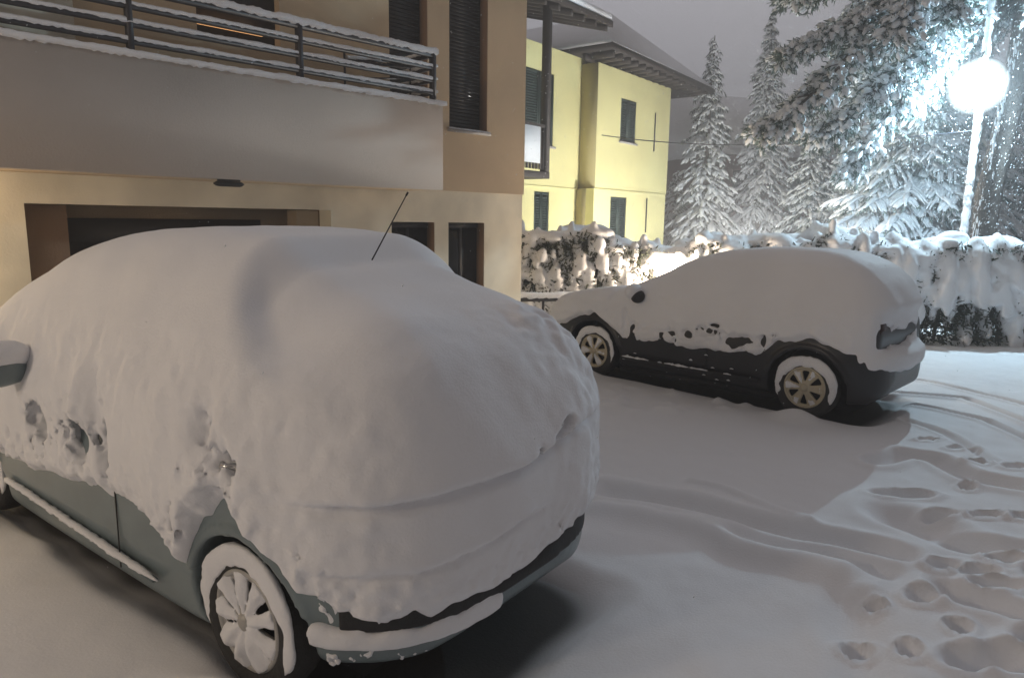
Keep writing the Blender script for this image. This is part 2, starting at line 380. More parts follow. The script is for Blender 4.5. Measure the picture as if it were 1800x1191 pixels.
# ------------------------------------------------------------------ car builder
def car_field(prof, hw_z, x_r, x_f, ax, ay, az, k, grow=0., plan=(.95, 3.0, .22, .30)):
    X = ax[:, None]; Z = az[None, :]; P_ = np.asarray(prof, float)
    for _ in range(2):                                         # corner cutting, kept close to the control outline
        nx_ = np.roll(P_, -1, 0); P_ = np.stack([.82*P_+.18*nx_, .18*P_+.82*nx_], 1).reshape(-1, 2)
    prof = P_
    p2 = poly_sdf(X.astype(float), Z.astype(float), prof)-grow
    hw = interp(az, hw_z)[None, :]+grow
    rr, ar, rf_, af = plan
    tr = np.clip((x_r+rr-X)/rr, 0, .995); tf = np.clip((X-(x_f-rf_-.5))/(rf_+.5), 0, 1.3)
    hw = hw*(1-tr**ar)**(1/ar)-af*.5*tf**2.2
    d = smax(p2[:, None, :], np.abs(ay)[None, :, None]-hw[:, None, :].astype(np.float32), k)
    return d.astype(np.float32)

def near_car():
    root = empty('parked_car', (NEAR[0], NEAR[1], 0), NEAR[2])
    tag(root, 'near rounded grey green hatchback buried in thick snow, with a whip aerial on the roof', 'car')
    h = .0135; ax = axis(-1.02, 3.4, h); ay = axis(-1.1, 1.1, h); az = axis(-.03, 1.88, h)
    X = ax[:, None, None]; Y = ay[None, :, None]; Z = az[None, None, :]
    prof = [(-.62, .22), (-.72, .29), (-.75, .40), (-.72, .44), (-.71, .62), (-.68, .90), (-.54, 1.12), (-.22, 1.27), (.25, 1.42), (.8, 1.53), (1.3, 1.52), (1.6, 1.46), (2.25, 1.02), (2.95, .80), (3.15, .55), (3.18, .3), (3.0, .14), (2.3, .07), (.42, .07), (.1, .14)]
    hw = [(0, .78), (.16, .81), (.35, .845), (.55, .85), (.85, .835), (1.0, .80), (1.3, .60), (1.6, .44)]
    arch = lambda R: np.minimum(np.hypot(X-0, Z-.28), np.hypot(X-2.76, Z-.28))-R
    body = car_field(prof, hw, -.76, 3.18, ax, ay, az, .10)
    well = np.maximum(arch(.345), .55-np.abs(Y))
    bcut = smax(body, -well, .015)
    lip = np.maximum(np.abs(arch(.36))-.018, np.abs(body)-.012)    # rolled arch lip
    bcut = smin(bcut, np.maximum(lip, .4-Z+0*X), .02)
    V, F = snets(bcut.astype(np.float32), ax, ay, az); mesh_np('body', V, F, M['paint'], root)
    mb = MB(); 
    for sx_ in (0, 2.76):
        mb = MB(); mb.box(sx_-.36, sx_+.36, -.56, .56, .05, .66); mb.build('wheel_arch_liner', M['black'], root)
    # ---- snow blanket
    sprof = [(-.70, .20), (-.78, .36), (-.80, .55), (-.83, .75), (-.81, .95), (-.74, 1.14), (-.63, 1.30), (-.47, 1.46), (-.24, 1.59), (.1, 1.685), (.5, 1.735), (1.0, 1.75), (1.5, 1.73), (1.95, 1.64), (2.35, 1.45), (2.7, 1.16), (3.05, .92), (3.26, .62), (3.26, .3), (3.0, .1), (0, .1)]
    shw = [(0, .83), (.2, .85), (.4, .90), (.6, .925), (.9, .93), (1.1, .885), (1.35, .78), (1.55, .67), (1.75, .54)]
    sn = car_field(sprof, shw, -.88, 3.26, ax, ay, az, .26, plan=(1.15, 2.7, .2, .3))
    A = [ax, ay, az]
    n1 = fbm(A, 1.6, 2, 11); n2 = fbm(A, 6, 2, 12); n3 = fbm(A, [7, 7, 4.], 3, 13); n4 = fbm(A, 22, 2, 14)
    side = sstep(.55, .8, np.abs(Y))*(1-sstep(1.15, 1.45, Z)); rearf = sstep(-.25, -.5, X)
    sn = sn+.018*n1+.003*n2
    sn = sn-side*(.012*n3+.006*n4)-rearf*(.003*n3+.0015*n4)-sstep(-.05, .45, -Y)*rearf*(.018*n3+.008*n4)
    # recess of the rear window under the roof spoiler
    yb = .50+.5*np.clip(.38-X, 0, .6)
    wy = sstep(-1.3, -.5, Y)*(1-sstep(yb-.08, yb+.14, Y))
    wx = sstep(.40, .16, X+.10*(Y*1.2)**2)*sstep(-.70, -.05, X); sn = sn+.112*wy*wx*sstep(1.15, 1.36, Z)
    # creases at tailgate bottom edge and bumper top
    zc = .865+.015*np.sin(Y*5)+.10*sstep(.22, -.35, Y)+.012*n1
    rmask = sstep(-.22, -.42, X)*sstep(-.62, -.30, Y)*(1-sstep(.74, .92, Y))
    sn = sn+rmask*(.045*np.exp(-((Z-zc)/.020)**2)-.038*sstep(zc, zc+.02, Z)*np.exp(-np.clip(Z-zc-.02, 0, 1)/.10))
    zd = .63+.02*np.sin(Y*7)+.02*n2+.05*sstep(.4, -.1, Y)
    sn = sn+rmask*sstep(-.10, .15, Y)*(.026*np.exp(-((Z-zd)/.014)**2)-.020*sstep(zd, zd+.015, Z)*np.exp(-np.clip(Z-zd-.015, 0, 1)/.05))
    sn = np.where(Z > 1.12, np.minimum(sn, body-.022+.006*n1), sn)      # never thinner than this above the waist
    # ragged lower limit of the snow on the left side, then round the tail
    el = interp(ax, [(3.4, .47), (2.2, .52), (1.7, .55), (1.06, .62), (.75, .63), (.55, .60), (.42, .50), (.36, .46), (.30, .56), (.22, .72), (.10, .84), (0, .90), (-.08, .84), (-.18, .70), (-.30, .60), (-.45, .52), (-.6, .47), (-.9, .47)])[:, None, None]
    er = interp(ay, [(-1.1, .62), (-.8, .60), (-.5, .56), (-.2, .51), (.2, .47), (.6, .46), (1.1, .46)])[None, :, None]
    wr = sstep(-.42, -.60, X); edge = el*(1-wr)+er*wr
    jag = .026*fbm(A, [11, 11, 3], 4, 15, .6)
    near_edge = np.clip(1-np.abs(Z-edge-.04)/.16, 0, 1)
    nf = fbm(A, 30, 2, 19, .7); sn = sn-near_edge*.015*nf
    cut = np.clip((edge+jag-Z)/.05, 0, 3)*.055
    band = near_edge*sstep(.7, .85, Y+.3*wr)*(1-wr); cut = np.maximum(cut, .08*band*sstep(.30, .55, fbm(A, [14, 14, 9], 3, 20, .6))*sstep(.3, .7, .5+fbm(A, 2.2, 1, 27)))
    pn = fbm(A, [17, 17, 10], 4, 16, .65)
    # bare patches in the plaster of snow on the doors
    for (qx, qz, rx, rz, s) in ((1.62, .80, .11, .075, .9), (1.18, .78, .13, .10, .9), (.93, .78, .05, .13, .8), (-.04, .93, .07, .05, .8), (.10, 1.0, .05, .07, .8)):
        q = np.sqrt(((X-qx)/rx)**2+((Z-qz)/rz)**2)+.55*pn
        sn = sn+.035*s*(1-sstep(.7, 2.3, q))*(Y > 0); cut = np.maximum(cut, .15*s*(1-sstep(.80, 1.05, q))*(Y > 0))
    for (qy, qz, ry, rz) in ((-.09, .955, .045, .016), (-.15, .985, .05, .02), (.05, .925, .03, .010)):
        q = np.sqrt(((Y-qy)/ry)**2+((Z-qz-(qy-Y)*.3)/rz)**2)+.3*n2
        cut = np.maximum(cut, .12*(1-sstep(.5, 1.2, q))*(X < -.3))
    # door seam and soft slump ridges on the side
    seam = np.exp(-((X-.96)/.010)**2)*sstep(.50, .6, Z)*(1-sstep(.95, 1.05, Z))*(Y > .5)*.02
    ridge = (Y > .4)*(.030*np.exp(-((X-1.02-.15*(Z-1))/.035)**2)-.030*np.exp(-((X-1.14-.15*(Z-1))/.05)**2))*sstep(.72, .9, Z)*(1-sstep(1.05, 1.2, Z))
    # pocket behind the door mirror and along the windows
    sn = sn+cut+seam+ridge
    sn = sn+.03*(Y > 0)*sstep(.60, .85, Y)*np.exp(-((Z-1.10)/.09)**2)*sstep(.9, 1.5, X)*(1-sstep(2.0, 2.3, X))
    awl = arch(.375)+.02*n3
    sn = np.maximum(sn, -(awl+np.where(np.abs(Y) > .45, 0, 1)))
    V, F = snets(sn.astype(np.float32), ax, ay, az); mesh_np('snow_blanket', relax(V, F, 1, .5), F, M['snow'], root)
    # ---- black strip round the bumper and the ledge of snow below it
    h2 = .012; bx = axis(-.80, -.15, h2); by = axis(-.98, .98, h2); bz = axis(.20, .60, h2)
    b2 = car_field(prof, hw, -.76, 3.18, bx, by, bz, .10); Xb = bx[:, None, None]; Yb = by[None, :, None]; Zb = bz[None, None, :]
    nb = fbm([bx, by, bz], 10, 3, 31)
    zc = .425+.02*sstep(.0, -.8, Yb)
    st = smax(b2-.016, np.abs(Zb-zc)-.050-.015*sstep(0, -.7, Yb), .008); st = np.maximum(st, Xb+.46-.2*sstep(.5, -.5, Yb))
    V, F = snets(st.astype(np.float32), bx, by, bz); mesh_np('bumper_strip', V, F, M['black'], root)
    led = smax(b2-.034-.012*nb, np.abs(Zb-(.345+.012*nb+.02*sstep(.2, -.8, Yb)))-.042-.012*nb, .035)
    lm = np.maximum(-(Yb-.20)*1.0, 0)      # left half, and a small piece at the right end
    led = led+np.clip(lm, 0, .1)*1.2
    led = np.maximum(led, Xb+.36)
    V, F = snets(led.astype(np.float32), bx, by, bz); mesh_np('snow_ledge', relax(V, F, 1), F, M['snow'], root)
    # clumps hanging on the strip
    mb = MB(); rng = np.random.default_rng(3)
    # spattered crystals behind the wheel
    hx = axis(-.66, -.22, .009); hy = axis(.50, .92, .009); hz = axis(.18, .62, .009)
    b3 = car_field(prof, hw, -.76, 3.18, hx, hy, hz, .10); n = fbm([hx, hy, hz], 42, 2, 77); nb2 = fbm([hx, hy, hz], 7, 1, 78)
    sp = b3-.024*(n+.55*nb2)+.010+.05*np.clip(.42-hz, 0, 1)[None, None, :]*.6
    Vv, Ff = snets(np.maximum(sp, .02-(np.hypot(hx[:, None, None], hz[None, None, :]-.28)-.36)).astype(np.float32), hx, hy, hz); mesh_np('snow_spatter', Vv, Ff, M['snow'], root)
    # side moulding with a line of snow on it
    mb = MB(); P = [(2.25, .30), (1.2, .265), (.66, .245)]
    yy = lambda x: .86
    mb.tube([(x, .845, z-.012) for x, z in P], [.022, .022, .014], 8, .9); mb.build('side_moulding', M['paint'], root, True)
    mb = MB(); pts = [(x, .86, .243+.052*(x-.66)/1.6+.012) for x in np.linspace(.60, 2.3, 60)]
    rr = .016+.006*rng.random(60); rr[:6] *= np.linspace(.2, 1, 6); mb.tube(pts, rr, 8, .8, .25, rng); mb.build('snow_line', M['snow'], root, True)
    mb = MB(); mb.box(.42, 2.30, -.70, .70, .03, .12); mb.build('underbody', M['black'], root)
    mb = MB(); mb.box(.955, .962, .8505, .8545, .20, .60); mb.build('door_seam', M['black'], root)
    # mirror
    m = MB(); 
    hx = axis(1.55, 2.05, .014); hy = axis(.75, 1.2, .014); hz = axis(.85, 1.22, .014); Xh, Yh, Zh = hx[:, None, None], hy[None, :, None], hz[None, None, :]
    q = (np.sqrt(((Xh-1.80)/.085)**2+((Yh-.99)/.12)**2+((Zh-1.03)/.085)**2)-1)*.08; q = smin(q, (np.sqrt(((Xh-1.82)/.06)**2+((Yh-.86)/.12)**2+((Zh-1.0)/.04)**2)-1)*.04, .03)
    V, F = snets(q.astype(np.float32), hx, hy, hz); mesh_np('mirror', V, F, M['paint'], root)
    sq = (np.sqrt(((Xh-1.83)/.11)**2+((Yh-.98)/.15)**2+((Zh-1.09)/.09)**2)-1)*.09+.008*fbm([hx, hy, hz], 12, 2, 5)
    V, F = snets(sq.astype(np.float32), hx, hy, hz); mesh_np('mirror_snow', V, F, M['snow'], root)
    # tail lamp and handle, mostly buried
    mb = MB(); mb.box(-.60, -.50, -.74, -.56, .80, 1.0); mb.build('tail_lamp', M['lampred'], root)
    mb = MB(); mb.tube([(-.03, .84, .905), (.02, .872, .90), (.07, .84, .905)], .014, 8); mb.build('fuel_flap_catch', M['chrome'], root, True)
    # aerial
    th = NEAR[2]; b0 = at(666, 434, 2.9); b0[2] = min(b0[2], 1.72); t0 = at(717, 338, 2.82)
    def L(p): a, b = tolocal(NEAR, p[0], p[1]); return (a, b, p[2])
    a, b = np.array(L(b0)), np.array(L(t0)); mb = MB(); a2 = a-(b-a)*.25
    mb.tube([a2, a*.5+b*.5, b], [.0032, .0026, .002], 6); mb.tube([a*.06+b*.94, b], [.004, .004], 6); mb.build('aerial', M['black'], root, True)
    for lx in (0, 2.76):
        for s in (1, -1): make_wheel(root, lx, s*.745, .295, .20, s, 9, M['hubcap'], .275, .004, 100+int(lx)*3+s, 'slots')
near_car()

def far_car():
    root = empty('parked_car', (FAR[0], FAR[1], 0), FAR[2])
    tag(root, 'far black hatchback with bronze alloy wheels, snow covered, in front of the hedge', 'car')
    h = .0165; ax = axis(-.95, 3.6, h); ay = axis(-1.05, 1.05, h); az = axis(-.02, 1.66, h)
    X = ax[:, None, None]; Y = ay[None, :, None]; Z = az[None, None, :]; A = [ax, ay, az]
    prof = [(-.46, .14), (-.62, .26), (-.66, .42), (-.64, .56), (-.57, .60), (-.57, .86), (-.45, 1.06), (-.24, 1.34), (.05, 1.42), (.6, 1.43), (1.1, 1.38), (1.4, 1.28), (2.1, .95), (2.9, .82), (3.25, .66), (3.33, .45), (3.28, .25), (3.1, .14)]
    hw = [(0, .76), (.16, .78), (.35, .82), (.55, .83), (.85, .81), (.95, .77), (1.35, .58), (1.5, .5)]
    body = car_field(prof, hw, -.68, 3.33, ax, ay, az, .08, plan=(.75, 3.4, .2, .3))
    arch = lambda R: np.minimum(np.hypot(X, Z-.28), np.hypot(X-2.52, Z-.28))-R
    well = np.maximum(arch(.37), .5-np.abs(Y)); bcut = smax(body, -well, .015)
    lip = np.maximum(np.abs(arch(.385))-.02, np.abs(body)-.014); bcut = smin(bcut, np.maximum(lip, .38-Z+0*X), .02)
    V, F = snets(bcut.astype(np.float32), ax, ay, az); mesh_np('body', V, F, M['dark_paint'], root)
    mb = MB()
    for sx_ in (0, 2.52): mb = MB(); mb.box(sx_-.36, sx_+.36, -.5, .5, .05, .66); mb.build('wheel_arch_liner', M['black'], root)
    sprof = [(-.6, .2), (-.70, .40), (-.73, .58), (-.70, .66), (-.68, .92), (-.62, 1.08), (-.51, 1.26), (-.34, 1.42), (-.10, 1.52), (.2, 1.555), (.7, 1.55), (1.1, 1.52), (1.42, 1.42), (1.8, 1.22), (2.2, 1.05), (2.6, 1.0), (3.05, .90), (3.30, .78), (3.42, .55), (3.38, .25), (3.0, .1), (0, .1)]
    shw = [(0, .80), (.4, .84), (.6, .865), (.9, .865), (1.05, .82), (1.35, .67), (1.6, .52)]
    sn = car_field(sprof, shw, -.76, 3.42, ax, ay, az, .22, plan=(.95, 2.8, .2, .3))
    n1 = fbm(A, 1.4, 2, 111); n2 = fbm(A, 7, 3, 112); n3 = fbm(A, 16, 2, 113)
    side = sstep(.55, .8, np.abs(Y))*(1-sstep(1.0, 1.3, Z))
    sn = sn+.016*n1+.003*n2-side*(.012*n2+.006*n3)
    # windows read as a very shallow sunken plane; shoulder line stays full
    sn = sn+.012*sstep(.5, .65, np.abs(Y))*sstep(1.0, 1.06, Z)*(1-sstep(1.36, 1.42, Z))*sstep(-.35, -.1, X)*(1-sstep(1.6, 1.9, X))
    # rear screen and hollow above the bumper
    sn = sn+.09*sstep(-.35, -.55, X)*(1-sstep(.45, .75, np.abs(Y)))*sstep(.62, .70, Z)*(1-sstep(.9, 1.1, Z))
    # bonnet shut line step
    sn = sn-.02*sstep(2.25, 2.30, X)*sstep(.2, .5, np.abs(Y))*sstep(.8, .9, Z)
    el = interp(ax, [(3.7, .50), (3.2, .56), (2.95, .62), (2.85, .68), (2.52, .78), (2.2, .60), (2.1, .50), (1.5, .53), (.9, .545), (.55, .555), (.42, .56), (.36, .66), (.3, .72), (0, .80), (-.28, .70), (-.42, .60), (-.5, .52), (-.7, .50), (-1.2, .50)])[:, None, None]
    jag = .024*fbm(A, [9, 9, 3], 4, 115, .6); cut = np.clip((el+jag-Z)/.045, 0, 3)*.05
    ne = np.clip(1-np.abs(Z-el-.06)/.17, 0, 1); pn = fbm(A, [15, 15, 10], 4, 116, .65); sn = sn-ne*.008*fbm(A, 24, 2, 119)
    cut = np.maximum(cut, .06*ne*sstep(.6, .8, Y)*sstep(.15, .50, fbm(A, [13, 13, 9], 3, 120, .6))*sstep(-.1, .3, X)*(1-sstep(1.9, 2.3, X))*sstep(-.4, .3, fbm(A, 2.5, 1, 127)))
    for (qx, qz, rx, rz, s) in ((1.0, .70, .16, .05, .9), (.95, .765, .10, .018, 1.), (.62, .64, .13, .05, .9), (.42, .66, .05, .11, .9), (.33, .74, .06, .04, .7), (1.5, .62, .14, .04, .6), (1.25, .64, .08, .05, .7), (.78, .62, .07, .06, .8), (2.05, .70, .03, .16, .5), (1.95, .62, .06, .05, .6)):
        q = np.sqrt(((X-qx)/rx)**2+((Z-qz)/rz)**2)+.7*pn
        cut = np.maximum(cut, .09*s*(1-sstep(.4, 1.3, q))*(Y > 0))
    for (qy, qz, ry, rz) in ((.42, .80, .16, .10), (.10, .76, .28, .07), (-.25, .80, .2, .06)):
        q = np.sqrt(((Y-qy)/ry)**2+((Z-qz)/rz)**2)+.35*n2; cut = np.maximum(cut, .12*(1-sstep(.7, 1.1, q+.25*pn))*(X < -.35))
    sn = sn+cut
    sn = np.maximum(sn, -(arch(.40)+.012*n2+np.where(np.abs(Y) > .4, 0, 1)))
    V, F = snets(sn.astype(np.float32), ax, ay, az); mesh_np('snow_blanket', relax(V, F, 4, .5), F, M['snow'], root)
    mb = MB(); mb.tube([(2.1, .835, .27), (1.2, .84, .27), (.45, .835, .27)], .02, 8); mb.build('side_moulding', M['black'], root, True)
    rng = np.random.default_rng(8)
    for i in range(16):
        x = rng.uniform(.5, 2.0); L_ = rng.uniform(.04, .16); mb = MB(); mb.tube([(x, .85, .285), (x+L_/2, .856, .29), (x+L_, .85, .285)], [.004, rng.uniform(.008, .016), .004], 6, 1, .3, rng); mb.build('snow_crumb', M['snow'], root, True)
    for i in range(10):
        x = rng.uniform(.5, 2.15); z = rng.uniform(.2, .5); mb = MB(); mb.tube([(x, .832, z), (x+.02, .84, z+.005), (x+.04, .832, z)], [.003, rng.uniform(.006, .012), .003], 6, 1, .3, rng); mb.build('snow_crumb', M['snow'], root, True)
    mb = MB(); mb.box(.35, 2.2, -.72, .72, .08, .17); mb.build('underbody', M['black'], root)
    mb = MB(); mb.box(1.02, 1.028, .8305, .8345, .18, .58); mb.build('door_seam', M['black'], root)
    hx = axis(1.7, 2.15, .014); hy = axis(.7, 1.12, .014); hz = axis(.8, 1.2, .014); Xh, Yh, Zh = hx[:, None, None], hy[None, :, None], hz[None, None, :]
    q = (np.sqrt(((Xh-1.86)/.065)**2+((Yh-.90)/.10)**2+((Zh-.99)/.075)**2)-1)*.065
    V, F = snets(q.astype(np.float32), hx, hy, hz); mesh_np('mirror', V, F, M['black'], root)
    q = (np.sqrt(((Xh-1.91)/.085)**2+((Yh-.90)/.12)**2+((Zh-1.04)/.09)**2)-1)*.08+.008*fbm([hx, hy, hz], 12, 2, 5)
    V, F = snets(q.astype(np.float32), hx, hy, hz); mesh_np('mirror_snow', V, F, M['snow'], root)
    mb = MB(); mb.box(-.56, -.50, .40, .60, .72, .92); mb.build('tail_lamp', M['lampred'], root)
    for lx in (0, 2.52):
        for s in (1, -1): make_wheel(root, lx, s*.725, .30, .195, s, 6, M['gold'], .275, -.018 if lx == 0 else -.010, 200+int(lx)*3+s, 'alloy')
far_car()

# ------------------------------------------------------------------ brown building
AD = np.array([sin(radians(45)), cos(radians(45)), 0]); AN = np.array([cos(radians(45)), -sin(radians(45)), 0]); AC = np.array([.14, 10.2, 0])
def fA(s, o, z): return tuple(AC-AD*s+AN*o+np.array([0, 0, z]))
def wall_with_holes(mb, s0, s1, z0, z1, holes, o0, o1, fn):
    """rectangular wall slab between o1 (back) and o0 (face) with rectangular openings"""
    ss = sorted({s0, s1, *[h[0] for h in holes], *[h[1] for h in holes]}); zs = sorted({z0, z1, *[h[2] for h in holes], *[h[3] for h in holes]})
    ss = [s for s in ss if s0 <= s <= s1]; zs = [z for z in zs if z0 <= z <= z1]
    ins = lambda s, z: any(h[0] < s < h[1] and h[2] < z < h[3] for h in holes)
    n, m = len(ss)-1, len(zs)-1; solid = [[not ins((ss[i]+ss[i+1])/2, (zs[j]+zs[j+1])/2) for j in range(m)] for i in range(n)]
    V = []; Q = []
    def quad(*p): k = len(V); V.extend(p); Q.append([k, k+1, k+2, k+3])
    for i in range(n):
        for j in range(m):
            if not solid[i][j]: continue
            a, b, c, d = ss[i], ss[i+1], zs[j], zs[j+1]
            quad(fn(a, o0, c), fn(a, o0, d), fn(b, o0, d), fn(b, o0, c)); quad(fn(a, o1, c), fn(b, o1, c), fn(b, o1, d), fn(a, o1, d))
            if i == 0 or not solid[i-1][j]: quad(fn(a, o0, c), fn(a, o1, c), fn(a, o1, d), fn(a, o0, d))
            if i == n-1 or not solid[i+1][j]: quad(fn(b, o0, c), fn(b, o0, d), fn(b, o1, d), fn(b, o1, c))
            if j == 0 or not solid[i][j-1]: quad(fn(a, o0, c), fn(b, o0, c), fn(b, o1, c), fn(a, o1, c))
            if j == m-1 or not solid[i][j+1]: quad(fn(a, o0, d), fn(a, o1, d), fn(b, o1, d), fn(b, o0, d))
    mb.add(V, Q)
def snow_strip(name, parent, path, w, hgt, seed, step=.03, nside=8):
    """lumpy strip of snow lying on a rail: path of two points"""
    rng = np.random.default_rng(seed); a, b = np.array(path[0]), np.array(path[1]); L = np.linalg.norm(b-a); n = max(4, int(L/step))
    t = np.linspace(0, 1, n)[:, None]; pts = a+(b-a)*t
    r = 1+.22*np.convolve(rng.standard_normal(n+4), np.ones(5)/5, 'valid')[:n]
    dirn = (b-a)/L; side = np.cross(dirn, [0, 0, 1]); side /= np.linalg.norm(side)+1e-9
    ph = np.array([-.15, .2, .5, .8, 1.15])*pi; prof_s = np.array([1, .95, 0, -.95, -1])*w/2; prof_z = np.array([-.35, .55, 1., .55, -.35])*hgt
    k = len(ph); jz = rng.uniform(-.30, .30, (n, k)); jz[:, 1:4] *= .3
    V = pts[:, None]+side*(prof_s[None, :, None]*(.9+.1*r[:, None, None]))+np.array([0, 0, 1.])*((prof_z[None]*r[:, None])+jz*hgt*.8)[..., None]
    V = V.reshape(-1, 3); i = np.arange(n-1)[:, None]*k; j = np.arange(k)[None]; j2 = (j+1) % k
    Q = np.stack([i+j, i+j2, i+k+j2, i+k+j], -1).reshape(-1, 4); mb = MB()
    c0 = np.arange(k)[None]; caps = np.array([[0, 1, 2, 3]]), np.array([[3, 2, 1, 0]])+(n-1)*k
    mb.add(V, np.vstack([Q, *caps]))
    return mb.build(name, M['snow'], parent, True)

def brown_building():
    root = empty('apartment_building', fA(0, 0, 0)); base = np.array(root.location)
    tag(root, 'brown and cream apartment building with a long grey balcony above its dark garage door', 'building')
    f = lambda s, o, z: tuple(np.array(fA(s, o, z))-base)
    ZB = 2.16
    up = [(.72, 1.37, 2.93, 5.1), (1.71, 2.27, 2.8, 5.0), (3.62, 4.46, 3.45, 4.75)]
    mb = MB(); wall_with_holes(mb, 0, 11, ZB, 5.9, up, 0, -.25, f); mb.box(0, .25, -8, -.25, ZB, 5.9, f)
    mb.box(.25, 11, -8, -7.75, ZB, 5.9, f); mb.build('upper_wall', M['brown'], root)
    lo = [(.74, 1.37, .72, 1.76), (1.60, 2.26, .72, 1.76), (3.08, 5.97, -1, 1.885)]
    mb = MB(); wall_with_holes(mb, .012, 11, -.3, ZB, lo, -.02, -.27, f); mb.box(.012, .26, -8, -.27, -.3, ZB, f); mb.box(.26, 11, -7.98, -7.75, -.3, ZB, f)
    mb.build('lower_wall', M['cream'], root)
    for s0, s1, z0, z1 in up[:2]:
        fr = MB(); fr.box(s0+.001, s1-.001, -.20, -.14, z0+.001, z1-.001, f)
        w = fr.build('window', M['glass'], root)
        fr = MB()
        for k in range(int((z1-z0)/.045)): fr.box(s0+.03, s1-.03, -.139, -.128, z0+.02+k*.045, z0+.052+k*.045, f)
        fr.build('roller_shutter', M['garage'], w)
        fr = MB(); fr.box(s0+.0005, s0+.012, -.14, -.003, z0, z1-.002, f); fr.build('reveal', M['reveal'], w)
        sl = MB(); sl.box(s0-.03, s1+.03, -.12, .05, z0-.035, z0-.003, f); sl.build('sill', M['sill'], w)
        snow_strip('sill_snow', w, (f(s0-.03, -.03, z0+.008), f(s1+.03, -.03, z0+.008)), .14, .02, 7)
    s0, s1, z0, z1 = up[2]
    fr = MB(); fr.box(s0, s1, -.2, -.12, z0+.001, z1-.001, f); w = fr.build('window', M['glass'], root)
    fr = MB(); fr.box(3.76, 4.44, -.118, -.06, 3.612, 3.645, f); fr.build('lit_gap', M['litgap'], w)
    fr = MB(); fr.box(s0, s1, -.119, -.10, 3.66, z1-.01, f); fr.build('roller_shutter', M['garage'], w)
    for s0, s1, z0, z1 in lo[:2]:
        fr = MB(); fr.box(s0, s1, -.22, -.16, z0, z1-.001, f); w = fr.build('window', M['glass'], root)
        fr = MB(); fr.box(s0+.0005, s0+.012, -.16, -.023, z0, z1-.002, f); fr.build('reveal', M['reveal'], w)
        fr = MB(); fr.box(s0+.012, s1-.002, -.16, -.14, z1-.07, z1-.002, f); fr.box((s0+s1)/2-.02, (s0+s1)/2+.02, -.16, -.145, z0, z1-.07, f); fr.build('frame', M['rail'], w)
        sl = MB(); sl.box(s0-.03, s1+.03, -.15, .03, z0-.03, z0-.002, f); sl.build('sill', M['sill'], w)
    # garage
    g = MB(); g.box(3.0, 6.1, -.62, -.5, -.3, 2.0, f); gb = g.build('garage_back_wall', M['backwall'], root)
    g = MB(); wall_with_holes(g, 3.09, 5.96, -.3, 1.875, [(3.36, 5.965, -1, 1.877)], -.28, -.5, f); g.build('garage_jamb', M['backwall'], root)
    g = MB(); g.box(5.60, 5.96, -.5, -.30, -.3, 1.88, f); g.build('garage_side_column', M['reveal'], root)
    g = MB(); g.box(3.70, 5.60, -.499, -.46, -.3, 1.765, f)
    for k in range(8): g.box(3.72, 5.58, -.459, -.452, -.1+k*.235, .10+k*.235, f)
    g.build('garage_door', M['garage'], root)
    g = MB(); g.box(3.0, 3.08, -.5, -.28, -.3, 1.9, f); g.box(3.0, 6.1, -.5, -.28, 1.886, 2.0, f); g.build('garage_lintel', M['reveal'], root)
    # balcony
    b = MB(); b.box(2.05, 10.9, .56, .70, 2.13, 3.06, f); b.build('balcony_parapet', M['greyr'], root)
    b = MB(); b.box(2.05, 10.9, .004, .56, 2.135, 2.30, f); b.box(2.05, 2.19, .004, .56, 2.30, 3.055, f); b.build('balcony_slab', M['brown'], root)
    # paler cream panel at the left behind the rails
    b = MB(); b.box(5.50, 7.5, .004, .05, 2.4, 4.9, f); b.build('balcony_panel', M['cream'], root)
    rl = MB(); zs = [3.60, 3.455, 3.32, 3.185]
    for i, z in enumerate(zs): 
        hh = .035 if i == 0 else .020
        rl.box(2.12, 10.9, .61, .66, z-hh, z+.012, f); rl.box(2.12, 2.16, .02, .61, z-hh+.002, z+.010, f)
    rail = rl.build('balcony_railing', M['rail'], root)
    for sp in (2.14, 3.76, 5.26, 6.8, 8.4):
        p = MB(); p.box(sp-.022, sp+.022, .60, .67, 3.06, 3.64, f); p.build('post', M['rail'], rail)
    for i, z in enumerate(zs):
        big = i == 0
        snow_strip('snow', rail, (f(2.09, .64, z+.018), f(10.9, .64, z+.018)), .085 if big else .06, .055 if big else .030, 20+i)
        snow_strip('snow', rail, (f(2.14, .05, z+.018), f(2.14, .61, z+.018)), .07, .03, 30+i)
    snow_strip('parapet_snow', root, (f(2.02, .64, 3.075), f(10.9, .64, 3.075)), .21, .05, 41)
    # folded drying rack leaning inside the balcony end
    # roof out of sight
    r = MB(); r.box(-.3, 11.2, -8.2, .3, 5.9, 6.1, f); r.build('roof', M['concrete'], root)
    r = MB(); r.box(-.3, 11.2, -8.2, .3, 6.1, 6.28, f); r.build('roof_snow', M['snow'], root)
    # oval fitting on the edge of the balcony underside
    o = empty('oval_fitting', fA(4.5, .62, 2.085)); tag(o, 'small dark oval lamp fitting under the grey balcony edge', 'light fitting')
    b0 = np.array(o.location); m = MB()
    m.tube([tuple(np.array(fA(s, .62, 2.09))-b0) for s in np.linspace(4.36, 4.64, 12)], [.008, .028, .032, .033, .033, .033, .033, .033, .033, .032, .028, .008], 12, .75); m.build('cover', M['dim'], o, True)
    m = MB(); m.box(4.40, 4.60, .60, .64, 2.10, 2.131, lambda s, o_, z: tuple(np.array(fA(s, o_, z))-b0)); m.build('bracket', M['rail'], o)
brown_building()
